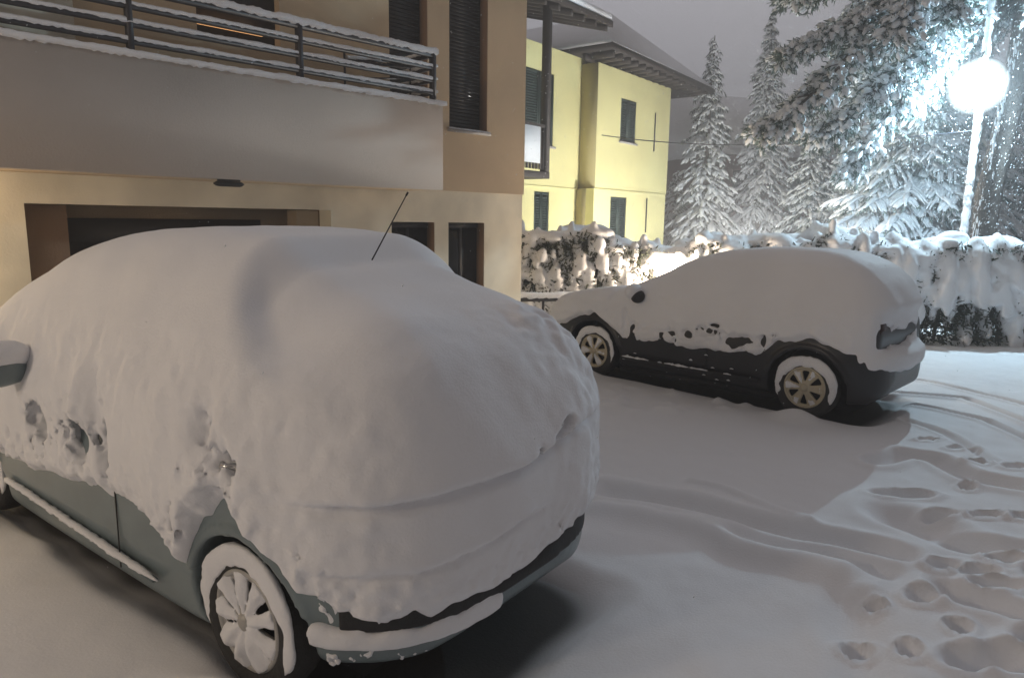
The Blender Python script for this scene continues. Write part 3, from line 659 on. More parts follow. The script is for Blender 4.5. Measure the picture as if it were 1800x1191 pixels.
def drying_rack():
    o = empty('drying_rack', fA(2.6, .3, 2.3)); tag(o, 'folded dark drying rack dusted with snow at the right end of the balcony', 'drying rack')
    b0 = np.array(o.location); f = lambda s, a, z: tuple(np.array(fA(s, a, z))-b0)
    m = MB()
    for z in (3.32, 3.50): m.tube([f(3.15, .45, z-.1), f(2.30, .25, z+.05)], .012, 6); m.tube([f(3.15, .45, z-.10), f(2.35, .50, z-.06)], .012, 6)
    for s, a in ((3.15, .45), (2.3, .25), (2.35, .5)): m.tube([f(s, a, 2.3), f(s, a, 3.5)], .012, 6)
    m.build('frame', M['rail'], o, True)
    for k in range(5): m = MB(); m.tube([f(3.1-.15*k, .44-.04*k, 3.42+.02*k), f(3.05-.15*k, .52, 3.40+.01*k)], .006, 6); m.build('rod', M['rail'], o, True)
    snow_strip('snow', o, (f(3.12, .44, 3.43), f(2.32, .26, 3.565)), .05, .03, 51)
drying_rack()

def hedge_fill_lamp():  # unseen lamp, added to brighten the hedge
    o = empty('fill_lamp', (2.45, 10.75, 0)); tag(o, 'low warm lamp added behind the far car to light the hedge', 'lamp', 'added lamps')
    m = MB(); m.tube([(0, 0, -.1), (0, 0, .85)], [.03, .03], 8); m.build('post', M['pole'], o, True)
    m = MB(); m.tube([(0, 0, z) for z in np.linspace(.85, 1.02, 8)], [.03, .055, .068, .07, .07, .066, .05, .02], 14); m.build('globe', M['warmglass'], o, True)
    point_light('lamp_light', (0, .06, 1.08), (1, .78, .56), 150, .08, o)
hedge_fill_lamp()
def wall_fill_lamp():  # unseen lamp, added to warm the lower wall at the left
    p = fA(7.1, .0, 1.75); o = empty('wall_fill_lamp', p); tag(o, 'added warm lamp under the balcony, left of the garage door', 'lamp')
    m = MB(); m.tube([(0, 0, .05), tuple(AN*.22+np.array([0, 0, .05]))], .02, 8); m.build('bracket', M['rail'], o, True)
    m = MB(); m.tube([tuple(AN*.22+np.array([0, 0, z])) for z in np.linspace(-.10, .06, 8)], [.03, .055, .068, .07, .07, .066, .05, .02], 14); m.build('globe', M['warmglass'], o, True)
    point_light('lamp_light', tuple(AN*.45), (1, .76, .48), 26, .08, o)
wall_fill_lamp()

# ------------------------------------------------------------------ yellow house
YD = np.array([sin(radians(37)), cos(radians(37)), 0]); YN = np.array([cos(radians(37)), -sin(radians(37)), 0]); YC = np.array([2.33, 19., 0])
def fY(s, o, z): return tuple(YC+YD*s+YN*o+np.array([0, 0, z]))      # s runs to the right and away
def shutters(w, f, s0, s1, z0, z1, o, seed=0):
    m = MB(); n = int((z1-z0)/.06)
    mid = (s0+s1)/2
    for a, b in ((s0, mid-.008), (mid+.008, s1)):
        m.box(a, a+.05, o, o+.05, z0, z1, f); m.box(b-.05, b, o, o+.05, z0, z1, f); m.box(a+.05, b-.05, o, o+.05, z0, z0+.06, f); m.box(a+.05, b-.05, o, o+.05, z1-.06, z1, f)
        for k in range(1, n-1): m.box(a+.05, b-.05, o+.008, o+.035, z0+k*.06+.005, z0+k*.06+.045, f)
    m.build('shutter', M['shutter'], w)
def yellow_house():
    root = empty('house', fY(0, 0, 0)); base = np.array(root.location)
    tag(root, 'pale yellow two storey house with green shutters and a dark wooden eave under snow', 'house')
    f = lambda s, o, z: tuple(np.array(fY(s, o, z))-base)
    ZS = 2.64; SL, SR = -.52, 3.88
    # bay
    uw = [(.84, 1.72, 3.95, 5.07)]; lw = [(.36, 1.26, 1.36, 2.46)]
    m = MB(); wall_with_holes(m, SL+.12, SR, ZS, 5.75, uw, 0, -.2, f); m.box(SR-.2, SR, -6, -.2, ZS, 5.75, f); m.build('upper_wall', M['yellow'], root)
    m = MB(); wall_with_holes(m, SL, SR-.15, -.5, ZS, lw, .05, -.19, f); m.box(SR-.36, SR-.151, -6, -.19, -.5, ZS, f); m.build('lower_wall', M['yellow'], root)
    m = MB(); m.box(SL+.115, SL+.3, -.5, -.003, ZS, 5.75, f); m.box(SL+.002, SL+.2, -.5, -.19, -.5, ZS+.002, f); m.build('bay_side_wall', M['yellow_shade'], root)
    # left section, set back
    m = MB(); wall_with_holes(m, -6.5, SL+.29, -.5, 5.9, [(-2.40, -1.76, 1.30, 2.50), (-2.9, -1.65, 3.6, 5.3)], -.5, -.7, f); m.box(-6.5, -6.3, -6, -.7, -.5, 5.9, f); m.build('left_wall', M['yellow'], root)
    m = MB(); m.box(-6.4, SL, -.499, -.47, 2.60, 2.64, f); m.build('string_course', M['yellow'], root)
    def win(s0, s1, z0, z1, o, sh=True):
        w = MB(); w.box(s0, s1, o-.15, o-.1, z0, z1, f); w = w.build('window', M['glass'], root)
        if sh: shutters(w, f, s0+.01, s1-.01, z0+.01, z1-.01, o-.06)
        q = MB(); q.box(s0-.06, s1+.06, o-.1, o+.06, z0-.05, z0-.002, f); q.build('sill', M['sill'], w)
    win(*uw[0], 0); win(*lw[0], .05); win(-2.40, -1.76, 1.30, 2.50, -.5); win(-2.9, -1.65, 3.6, 5.3, -.5)
    # downpipe
    for s, z0, z1 in ((2.86, 3.84, 4.92), (2.45, 1.5, 2.48)):
        m = MB(); m.tube([f(s, .03 if z0 > 3 else .08, z0), f(s, .03 if z0 > 3 else .08, z1)], .018, 6); m.build('wall_strap', M['rail'], root)
    # bay roof: hip with rafters
    e = .62; zE = 6.05; S0, S1, O0, O1 = SL-.35, SR+1.9, e, -6.4
    ap = at(1075, 36, 20.4)-YC; R0 = f(ap@YD, ap@YN, ap[2]); R1 = f(ap@YD, ap@YN-3, ap[2])
    c = [f(S0, O0, zE), f(S1, O0, zE-.12), f(S1, O1, zE-.12), f(S0, O1, zE)]
    m = MB(); d = .14; V = c+[tuple(np.array(p)-(0, 0, d)) for p in c]+[R0, R1]
    m.add(V, [[1, 2, 9, 8], [3, 0, 8, 9], [4, 7, 6, 5], [0, 4, 5, 1], [1, 5, 6, 2], [2, 6, 7, 3], [3, 7, 4, 0]], [[0, 1, 8], [2, 3, 9]])
    rf = m.build('roof', M['wood'], root)
    up = lambda p, k: tuple(np.array(p)+(0, 0, k)); m = MB()
    c2 = [f(S0+.02, O0-.03, zE+.01), f(S1-.03, O0-.03, zE-.11), f(S1-.03, O1+.03, zE-.11), f(S0+.02, O1+.03, zE+.01)]
    V = c2+[up(p, .13) for p in [f(S0+.06, O0-.10, zE), f(S1-.10, O0-.10, zE-.12), f(S1-.1, O1+.1, zE-.12), f(S0+.06, O1+.1, zE)]]+[up(R0, .16), up(R1, .16)]
    m.add(V, [[5, 6, 9, 8], [7, 4, 8, 9], [0, 1, 5, 4], [1, 2, 6, 5], [2, 3, 7, 6], [3, 0, 4, 7], [0, 3, 2, 1]], [[4, 5, 8], [6, 7, 9]])
    m.build('roof_snow', M['snow'], rf)
    m = MB()
    for k in range(15):
        s = SL-.25+k*.42
        if s < S1-.1: m.box(s, s+.11, -.0+.002, O0-.02, zE-.30-.03*(k/15), zE-.145-.12*(s-S0)/(S1-S0), f)
    for k in range(7): o_ = -.1-k*.42; m.box(S0+.02, SL+.1, o_-.10, o_, zE-.30, zE-.15, f)
    m.build('rafter_ends', M['wood'], rf)
    # gable roof over the left part and the wooden balcony
    T = at(1078, 36, 17.6); tl = T-YC; s_t, o_t, z_t = tl@YD, tl@YN, T[2]
    m = MB(); m.box(s_t-8, s_t, o_t-6, o_t, z_t-.05, z_t+.02, lambda s, o, z: f(s, o, z+(s_t-s)*0+.35*(0)))
    def slope(s, o, z): return f(s, o, z+max(0, (o_t-o))*.28)
    m = MB(); m.box(s_t-8, s_t, o_t-4.5, o_t, z_t-.16, z_t-.02, slope); lr = m.build('balcony_roof', M['wood'], root)
    m = MB(); m.box(s_t-8, s_t-.02, o_t-4.5, o_t-.02, z_t-.018, z_t+.13, slope); m.build('roof_snow', M['snow'], lr)
    m = MB()
    for k in range(14): m.box(s_t-.2-k*.5-.1, s_t-.2-k*.5, o_t-4.4, o_t-.03, z_t-.30, z_t-.163, slope)
    m.build('rafters', M['wood'], lr)
    # balcony
    B = at(966, 303, 16.0)-YC; sb, ob = B@YD, B@YN; zf = B[2]+YC[2]
    m = MB(); m.box(sb-5, sb, -.46, ob, zf-.14, zf, f); bl = m.build('balcony', M['wood'], root)
    m = MB(); m.box(sb-.15, sb+.0, ob-.16, ob-.01, zf+.001, z_t+.1, f); m.build('post', M['wood'], bl)
    m = MB(); m.box(sb-5, sb-.15, ob-.08, ob-.03, zf+.93, zf+1.0, f)
    for k in range(40): m.box(sb-.22-k*.12, sb-.15-k*.12, ob-.07, ob-.04, zf+.05, zf+.93, f)
    m.build('railing', M['wood'], bl)
    m = MB(); m.box(sb-1.55, sb-.36, ob-.028, ob-.01, zf+.17, zf+.93, f); m.build('white_panel', M['whitepanel'], bl)
    m = MB(); m.box(SL+.3, SR-.4, -5.9, -.75, -.5, 5.7, f); m.build('interior', M['yellow_shade'], root)
yellow_house()

# ------------------------------------------------------------------ street lamp + cable
def street_lamp():
    pb = ong(1690, 640); base = np.array([*(at(1697, 400, 12.3)[:2]), 0.])
    o = empty('street_lamp', tuple(base)); tag(o, 'lit white street lamp on a tall pole behind the right end of the hedge', 'street lamp')
    m = MB(); m.tube([(0, 0, -.2), (.0, 0, 4), (.04, 0, 8)], [.085, .075, .065], 12); m.build('pole', M['pole'], o, True)
    c = at(1718, 152, 12.0)-base
    m = MB(); m.tube([(0.03, 0, c[2]+.35), (c[0]*.6, c[1]*.6, c[2]+.55), (c[0], c[1], c[2]+.42)], .025, 8); m.build('arm', M['pole'], o, True)
    m = MB(); q = np.linspace(-1, 1, 15); m.tube([c+(0, 0, .46*v) for v in q], np.maximum(.45*np.sqrt(np.clip(1-q*q, 0, 1)), .02), 24); m.build('globe', M['glare_shell'], o, True)  # oversized ball standing in for the glare round the bulb
    m = MB(); m.tube([c+(0, 0, .05*v) for v in q], np.maximum(.05*np.sqrt(np.clip(1-q*q, 0, 1)), .003), 12); m.build('bulb', M['lampglass'], o, True)
    point_light('lamp_light', tuple(c+np.array([-.055, -.075, -.03])), (.60, .85, 1.0), 1020, .03, o)
    rng = np.random.default_rng(4); m = MB(); zz = np.linspace(0, 7.8, 160); m.tube(np.stack([-.055+.0*zz+.005*zz, -.045+0*zz, zz], 1), .055+.012*rng.random(160), 8, 1, .25, rng); m.build('snow', M['snow'], o, True)
    # cable to the yellow house
    a = np.array(fY(-.3, .1, 3.98)); b = base+(0, 0, 3.4); t = np.linspace(0, 1, 24)[:, None]; P = a+(b-a)*t; P[:, 2] -= (1.0*t*(1-t))[:, 0]
    m = MB(); m.tube(P, .012, 5); w = m.build('overhead_cable', M['rail'], None, True); tag(w, 'thin dark cable hanging from the yellow house towards the lamp pole', 'cable')
street_lamp()

# warm fill lamps added out of view, left of and behind the photographer
def back_fill_lamp(x, y, z, w, label):
    o = empty('street_lamp', (x, y, 0)); tag(o, label, 'street lamp', 'added warm lamps on the left')
    m = MB(); m.tube([(0, 0, -.2), (0, 0, z)], [.07, .05], 10); m.build('pole', M['pole'], o, True)
    m = MB(); m.tube([(0, 0, q) for q in np.linspace(z, z+.4, 8)], [.05, .12, .16, .17, .17, .16, .12, .03], 14); m.build('globe', M['warmglass'], o, True)
    point_light('lamp_light', (.36, .1, z+.1), (1, .81, .62), w, .30, o)
back_fill_lamp(-9.0, -3.6, 4.3, 400, 'added warm lamp on a post far behind the camera, left')
back_fill_lamp(-7.3, -.7, 4.0, 250, 'added warm lamp on a post close to the brown building')
def fill_lamp():  # unseen lamp, added to brighten the yellow house front
    o = empty('fill_lamp', (5.7, 16.6, 0)); tag(o, 'added lamp on a taller post in the yard behind the hedge', 'lamp', 'added lamps')
    m = MB(); m.tube([(0, 0, -.1), (0, 0, 1.0)], [.03, .03], 8); m.build('post', M['pole'], o, True)
    m = MB(); m.tube([(0, 0, z) for z in np.linspace(1.0, 1.22, 8)], [.04, .08, .10, .11, .11, .10, .07, .02], 14); m.build('globe', M['warmglass'], o, True)
    point_light('lamp_light', (-.16, -.0, 1.02), (1, .96, .90), 1150, .15, o)
fill_lamp()

# ------------------------------------------------------------------ vegetation
def fingers(S, E, R, rng, rings=5, sides=6, sag=.0, flat=.75, jit=.25):
    """batch of tapered drooping lumps: arrays start, end, radius"""
    N = len(S); t = np.linspace(0, 1, rings); pr = np.array([.35, .9, 1., .85, .3]) if rings == 5 else np.sin(pi*(.1+.8*t))
    ax = E-S; L = np.linalg.norm(ax, axis=1, keepdims=True)+1e-6; T = ax/L; up = np.array([0, 0, 1.])
    A = np.cross(T, up); nA = np.linalg.norm(A, axis=1, keepdims=True); A = np.where(nA < .05, np.array([[1., 0, 0]]), A/(nA+1e-9)); B = np.cross(A, T)
    C = S[:, None]+ax[:, None]*t[None, :, None]; C[..., 2] += (sag*L)*(t*(1-t)*4)[None]
    ph = np.arange(sides)*2*pi/sides
    rad = R[:, None, None]*pr[None, :, None]*(1+jit*rng.uniform(-1, 1, (N, rings, sides)))
    V = C[:, :, None]+rad[..., None]*(A[:, None, None]*np.cos(ph)[None, None, :, None]+B[:, None, None]*(np.sin(ph)*flat)[None, None, :, None])
    V = V.reshape(-1, 3); n0 = np.arange(N)[:, None, None]*rings*sides; i = np.arange(rings-1)[None, :, None]*sides; j = np.arange(sides)[None, None]; j2 = (j+1) % sides
    Q = np.stack([n0+i+j, n0+i+j2, n0+i+sides+j2, n0+i+sides+j], -1).reshape(-1, 4)
    k = np.arange(N)[:, None]*rings*sides
    if sides == 6:
        caps = np.vstack([k+np.array([[3, 2, 1, 0]]), k+np.array([[5, 4, 3, 0]]), k+(rings-1)*sides+np.array([[0, 1, 2, 3]]), k+(rings-1)*sides+np.array([[0, 3, 4, 5]])])
    else: caps = np.vstack([k+np.array([[3, 2, 1, 0]]), k+(rings-1)*sides+np.array([[0, 1, 2, 3]])])
    return V, np.vstack([Q, caps])
def blades(C, D, L, W, rng):
    """needle sprays: thin quads at C in direction D"""
    N = len(C); D = D/(np.linalg.norm(D, axis=1, keepdims=True)+1e-9); s = np.cross(D, rng.standard_normal((N, 3))); s /= np.linalg.norm(s, axis=1, keepdims=True)+1e-9
    a = C; b = C+D*L[:, None]; w = s*W[:, None]
    V = np.stack([a-w*.5, a+w*.5, b+w*.3, b-w*.3], 1).reshape(-1, 3); Q = np.arange(4*N).reshape(-1, 4)
    return V, Q
def spruce(base, H, R, seed, label, group, trunk_r=.10, snow=1., density=1., dens_leaf=1., drop=.55, needle='needle', cat='tree', z0=.06, name='spruce_tree', snow_r=.05):
    rng = np.random.default_rng(seed); root = empty(name, base); tag(root, label, cat, group)
    n = 14; zz = np.linspace(0, H, n); wob = np.stack([.03*np.sin(zz*.9+seed), .03*np.cos(zz*.7+seed), zz], 1)
    m = MB(); m.tube(wob, trunk_r*(1-zz/H)**.8+.012, 8); m.build('trunk', M['bark'], root, True)
    S, E, Rr, C, D, L, W = [], [], [], [], [], [], []
    z = H*z0
    while z < H*.985:
        t = z/H; Lb = R*((1-t)**.85)*(.85 if t > .9 else 1)+.06; nb = max(4, int((5+6*(1-t))*density))
        a0 = rng.uniform(0, 2*pi)
        for b in range(nb):
            a = a0+2*pi*b/nb+rng.normal(0, .25); l = Lb*rng.uniform(.5, 1.2); dr = drop*(.5+.9*(1-t))*rng.uniform(.7, 1.3)
            dirh = np.array([cos(a), sin(a), 0]); perp = np.array([-sin(a), cos(a), 0]); zb = z+rng.normal(0, .06)
            f_ = lambda u: dirh*l*u+np.array([0, 0, zb-l*dr*(u**1.4)+.10*l*max(0, u-.75)])
            ns = 3 if l > .35 else 2; us = np.linspace(.12, 1, ns+1)
            for k in range(ns):
                if rng.random() < .80*snow: 
                    S.append(f_(us[k])+(0, 0, .02)); E.append(f_(us[k+1]*1.02)+(0, 0, .01)); Rr.append(snow_r*(1.25-.5*us[k])*rng.uniform(.7, 1.25)*(.55+.5*(1-t)))
            nsd = int(1+l*6*density)
            for k in range(nsd):
                u = rng.uniform(.25, .95); sd = rng.choice([-1, 1]); ll = l*(.42*(1.1-u))+.06
                p = f_(u); q = p+perp*sd*ll*.8+dirh*ll*.7-np.array([0, 0, ll*(.45+drop*.6)])
                if rng.random() < .60*snow: S.append(p+(0, 0, .012)); E.append(q+(0, 0, .012)); Rr.append(snow_r*.8*rng.uniform(.55, 1.1)*(.55+.5*(1-t)))
                nn = int(5*dens_leaf)
                for _ in range(nn):
                    v = rng.uniform(0, 1); C.append(p+(q-p)*v); D.append((q-p)*.6/(np.linalg.norm(q-p)+1e-6)+rng.normal(0, .45, 3)+(0, 0, -.75)); L.append(rng.uniform(.06, .15)); W.append(rng.uniform(.012, .03))
            for _ in range(int(10*l*dens_leaf)+2):
                u = rng.uniform(.1, 1.05); C.append(f_(u)); D.append(dirh*.5+perp*rng.normal(0, .6)+(0, 0, -.9)); L.append(rng.uniform(.07, .18)); W.append(rng.uniform(.015, .035))
        z += (.12+.22*(1-t))*rng.uniform(.7, 1.3)
    V, Q = blades(np.array(C), np.array(D), np.array(L), np.array(W), rng); mesh_np('crown', V, Q, M[needle], root, False)
    V, Q = fingers(np.array(S), np.array(E), np.array(Rr), rng, sag=.10); mesh_np('snow', V, Q, M['tree_snow'], root)
    return root
G1 = 'snow covered conifers behind the hedge'
def xy(px, Y): p = at(px, 400, Y); return (p[0], p[1], 0)
def ztop(px, py, Y): return at(px, py, Y)[2]
spruce(xy(1236, 23.5), ztop(1250, 62, 23.5), 1.5, 1, 'narrow snowy spruce beside the corner of the yellow house', G1, snow_r=.085, density=1.1)
spruce(xy(1332, 24.5), ztop(1342, 15, 24.5), 1.65, 2, 'tallest pointed snowy spruce, second to the right of the yellow house', G1, snow_r=.085, density=1.1)
spruce(xy(1420, 22), ztop(1428, 175, 22), 1.45, 3, 'shorter snowy spruce between the tallest spruce and the broad bushy conifer', G1, snow_r=.08, density=1.1)
spruce(xy(1185, 27), ztop(1195, 300, 27), 1.5, 4, 'low dark snowy conifer just behind the yellow house corner', G1, snow_r=.07)
spruce(xy(1590, 17.5), ztop(1590, 85, 17.5), 3.1, 5, 'broad bushy conifer heavy with snow left of the street lamp', G1, trunk_r=.16, density=2.3, drop=.40, name='cedar_tree', snow_r=.085, snow=1.25, needle='needle_g', dens_leaf=1.1)
spruce(xy(1500, 21.5), ztop(1505, 215, 21.5), 2.4, 6, 'hazy snowy conifer behind the broad bushy one', G1, density=1.8, drop=.4, needle='needle_g', snow_r=.085, snow=1.2)
spruce(xy(1668, 20.5), ztop(1665, 10, 20.5), 2.7, 8, 'pale tall conifer directly behind the street lamp', G1, density=1.9, drop=.42, needle='needle_g', snow_r=.09, snow=1.25)
spruce(xy(1790, 22), ztop(1800, 120, 22), 2.4, 7, 'dim conifer at the right edge behind the big trunk', G1, density=1.2, drop=.5, snow=.35, needle='needle_g')

def big_pine():
    b = at(1728, 400, 13.2); base = (b[0], b[1], 0); root = empty('pine_tree', base); tag(root, 'tall pine with a thick leaning trunk and long boughs reaching over the street lamp', 'tree')
    rng = np.random.default_rng(12); tp = at(1812, 0, 13.2)-np.array(base); d = (tp-np.array([0, 0, 1.8]))/(tp[2]-1.8)
    zz = np.linspace(-.3, 11, 26); P = np.stack([(zz-1.8)*d[0]+.02*np.sin(zz*2), 0*zz, zz], 1)
    m = MB(); m.tube(P, .24-.012*zz, 14, 1, .06, rng); m.build('trunk', M['bark'], root, True)
    # snow plastered on the side facing the lamp
    S_, E_, R_ = [], [], []
    for i in range(240):
        z = .3+8.2*i/240+rng.uniform(-.03, .03); a = rng.normal(pi*1.12, .20); r = .235-.012*z
        p = np.array([(z-1.8)*d[0]+cos(a)*r, sin(a)*r, z]); S_.append(p); E_.append(p+(0, 0, -rng.uniform(.10, .20))); R_.append(rng.uniform(.012, .026))
    V, Q = fingers(np.array(S_), np.array(E_), np.array(R_), rng); mesh_np('trunk_snow', V, Q, M['tree_snow'], root)
    B0 = np.array(base)
    boughs = [[(1790, -160, 12.9), (1680, -70, 12.2), (1560, 10, 11.6), (1462, 60, 11.2), (1385, 92, 11.0)],
              [(1790, -120, 12.9), (1640, -40, 12.0), (1545, 25, 11.4), (1466, 132, 11.0), (1400, 190, 10.9), (1345, 225, 10.9)],
              [(1785, -60, 12.9), (1670, 40, 12.2), (1570, 130, 11.8), (1500, 195, 11.6), (1440, 235, 11.5)],
              [(1780, -150, 13.0), (1620, -110, 12.4), (1500, -60, 12.0), (1400, -10, 11.8)],
              [(1780, -20, 13.1), (1690, 60, 12.9), (1610, 140, 12.8), (1540, 230, 12.8), (1490, 300, 12.8)],
              [(1785, -90, 13.2), (1700, -20, 13.4), (1600, 50, 13.6), (1520, 110, 13.8)],
              [(1800, -60, 13.2), (1760, 10, 13.6), (1700, 60, 13.9), (1640, 90, 14.1)],
              [(1790, -160, 12.7), (1700, -90, 11.6), (1620, -20, 11.0), (1570, 60, 10.8)],
              [(1790, -180, 13.0), (1740, -90, 12.0), (1690, -30, 11.6), (1660, 30, 11.4)],
              [(1830, -160, 13.2), (1840, -60, 12.6), (1850, 40, 12.3)],
              [(1800, -110, 13.4), (1650, -30, 14.2), (1560, 40, 14.6), (1470, 80, 14.9)]]
    for k in range(11):
        y0 = -190+17*k; ex = rng.uniform(1440, 1690); ey = y0+rng.uniform(150, 300); dd = rng.uniform(13.6, 15.6)
        boughs.append([(1790, y0, 13.2), ((1790*2+ex)/3, y0+(ey-y0)*.22, 13.2+(dd-13.2)*.4), ((1790+ex*2)/3, y0+(ey-y0)*.55, 13.2+(dd-13.2)*.7), (ex, ey, dd)])
    tb = MB(); S, E, R, C, D, L, W = [], [], [], [], [], [], []
    for bi, q in enumerate(boughs):
        P = np.array([at(*p) for p in q])-B0; n = 26; u = np.linspace(0, 1, len(P)); U = np.linspace(0, 1, n)
        P[0] = [(P[0][2]-1.8)*d[0], 0, P[0][2]]
        Pp = np.stack([np.interp(U, u, P[:, k]) for k in range(3)], 1); Pp[1:-1] = (Pp[:-2]+Pp[1:-1]*2+Pp[2:])/4
        tb.tube(Pp, np.linspace(.05, .012, n), 6)
        for i in range(n):
            if U[i] < .16: continue
            T = Pp[min(i+1, n-1)]-Pp[max(i-1, 0)]; T /= np.linalg.norm(T)
            for _ in range(10):
                sd = rng.normal(0, 1, 3); sd -= (sd@T)*T; sd /= np.linalg.norm(sd)+1e-6; ll = rng.uniform(.18, .62)*(1.15-.5*U[i])
                e = Pp[i]+T*ll*.55+sd*ll*.75*np.array([1, 1, .55])+(0, 0, -ll*.28)
                tb.tube([Pp[i], (Pp[i]+e)/2+(0, 0, .03), e], [.008, .006, .004], 4)
                for v in (.45, .75, 1.):
                    c = Pp[i]+(e-Pp[i])*v+rng.normal(0, .03, 3); dd = (e-Pp[i])/ll
                    for __ in range(8): C.append(c+rng.normal(0, .015, 3)); D.append(dd*.9+rng.normal(0, .55, 3)); L.append(rng.uniform(.06, .125)); W.append(rng.uniform(.012, .026))
                    if rng.random() < .88:
                        s = c+(0, 0, .03)-dd*.06; S.append(s); E.append(s+dd*rng.uniform(.08, .17)+(0, 0, -.02)); R.append(rng.uniform(.028, .066))
    tb.build('boughs', M['bark'], root)
    V, Q = blades(np.array(C), np.array(D), np.array(L), np.array(W), rng); mesh_np('crown', V, Q, M['needle_g'], root, False)
    V, Q = fingers(np.array(S), np.array(E), np.array(R), rng, sag=.1, jit=.3); mesh_np('snow', V, Q, M['tree_snow'], root)
big_pine()

def hedge():
    a = np.array([-.9, 11.9, 0]); b = np.array([10.2, 10.9, 0]); u = (b-a); Ln = np.linalg.norm(u); u /= Ln; v = np.array([-u[1], u[0], 0])  # v points away from the camera
    root = empty('hedge', tuple(a), atan2(u[1], u[0])); tag(root, 'long conifer hedge loaded with drooping clumps of snow behind the far car', 'hedge')
    rng = np.random.default_rng(9)
    top = lambda x: 1.48+.09*np.sin(x*1.3)+.06*np.sin(x*3.1+1)+.05*np.sin(x*6.7)+.08*np.sin(x*2.3+2)*sstep(5, 6, x)
    h = .028; bx = axis(-.1, Ln+.1, h); by = axis(-.62, .75, h); bz = axis(-.05, 1.95, h)
    D = np.full((len(bx), len(by), len(bz)), .3, np.float32)
    def blob(c, r, tilt, k=.035):
        rm = max(r)+.09; I = [slice(max(0, int((c[q]-rm-A_[0])/h)), max(0, int((c[q]+rm-A_[0])/h)+2)) for q, A_ in enumerate((bx, by, bz))]
        X = bx[I[0]][:, None, None]-c[0]; Y = by[I[1]][None, :, None]-c[1]; Z = bz[I[2]][None, None, :]-c[2]
        if X.size == 0 or Y.size == 0 or Z.size == 0: return
        ct, st = cos(tilt), sin(tilt); Y2 = Y*ct+Z*st; Z2 = -Y*st+Z*ct
        d = (np.sqrt((X/r[0])**2+(Y2/r[1])**2+(Z2/r[2])**2)-1)*min(r); D[tuple(I)] = smin(D[tuple(I)], d.astype(np.float32), k)
    x = 0
    while x < Ln:                                              # cap of snow along the top
        r_ = rng.uniform(.14, .34); z = top(x)
        for y in (-.22, .1, .35): blob((x+rng.normal(0, .05), y+rng.normal(0, .05), z+rng.uniform(-.14, .06)), (r_*.8, rng.uniform(.18, .28), rng.uniform(.08, .15)), rng.normal(0, .2), .08)
        if rng.random() < .7: blob((x, rng.uniform(-.3, .1), z+rng.uniform(.05, .14)), (.06, .08, rng.uniform(.08, .17)), rng.normal(0, .3), .05)
        x += r_*rng.uniform(.7, 1.25)
    for side in (-1, 1):
        n = int(Ln*(125 if side < 0 else 30))
        for i in range(n):
            x = rng.uniform(0, Ln); z = top(x)*rng.uniform(.10, .97); big = 1+.8*sstep(4.2, 6.5, x)
            if x > 5 and rng.random() < .22+.60*(z < .75): continue
            y = side*(.30+.14*(1-z/1.6)+rng.normal(0, .05))+(0 if side < 0 else .05)
            w = rng.uniform(.06, .115)*big*(1-.25*(big > 1.4)); blob((x, y, z), (w*.85, w*rng.uniform(.8, 1.1), w*rng.uniform(1.3, 2.1)*(1 if big < 1.4 else 1.3)), side*rng.uniform(.35, .8), .012 if big < 1.3 else .05)
    A = [bx, by, bz]; D = D+.012*fbm(A, 9, 3, 91)
    D[0] = D[-1] = .1; D[:, 0] = .1; D[:, -1] = .1; D[:, :, 0] = .1; D[:, :, -1] = .1
    V, F = snets(D, bx, by, bz); mesh_np('snow', relax(V, F, 1), F, M['snow'], root)
    # foliage
    N = 52000; X = rng.uniform(0, Ln, N); Z = rng.uniform(0, 1, N)**.8*(top(X)); Yo = rng.choice([-1, 1], N)*(.40+.13*(1-Z/1.6))*rng.uniform(.5, 1.06, N)
    C = np.stack([X, Yo, Z], 1); Dd = np.stack([rng.normal(0, .5, N), np.sign(Yo)*.6+rng.normal(0, .3, N), rng.normal(-.2, .6, N)], 1)
    V, Q = blades(C, Dd, rng.uniform(.05, .13, N), rng.uniform(.015, .04, N), rng); mesh_np('foliage', V, Q, M['hedgeleaf'], root, False)
    m = MB(); 
    for i in range(34):
        x = .15+i*Ln/34; m.tube([(x, 0, -.2), (x+rng.normal(0, .05), rng.normal(0, .05), .7), (x+rng.normal(0, .1), 0, 1.4)], [.03, .022, .01], 6)
        for k in range(6): z = rng.uniform(.15, 1.2); m.tube([(x, 0, z), (x+rng.normal(0, .2), rng.choice([-1, 1])*.35, z+.12)], [.012, .005], 5)
    m.build('stems', M['bark'], root, True)
    m = MB()                                                   # dense dark inside of the left two thirds
    xs = np.linspace(.05, Ln*.56, 40); m.tube([(q, .05, .70) for q in xs], .30+.04*rng.random(40), 10, 2.1, .15, rng); m.build('inner_twigs', M['hedgeleaf'], root, True)
hedge()

# low rail / wall with snow beside the nose of the far car
def low_wall():
    a = at(900, 541, 10.6); b = at(1110, 513, 11.0); z = .62
    a = np.array([a[0], a[1], 0]); b = np.array([b[0], b[1], 0]); d = (b-a)/np.linalg.norm(b-a); nrm = np.array([-d[1], d[0], 0]); a = a-d*.3
    root = empty('low_railing', tuple(a)); tag(root, 'low dark rail topped with snow between the brown building corner and the far car', 'railing')
    L = np.linalg.norm(b-a); m = MB(); m.tube([(0, 0, z), tuple(d*L+(0, 0, z))], .035, 8); m.build('top_rail', M['rail'], root, True)
    for k in range(4): q = d*(.15+k*(L-.3)/3); m = MB(); m.tube([tuple(q+(0, 0, -.1)), tuple(q+(0, 0, z-.03))], .02, 8); m.build('post', M['rail'], root, True)
    snow_strip('snow', root, ((0, 0, z+.045), tuple(d*L+(0, 0, z+.045))), .13, .07, 61)
low_wall()

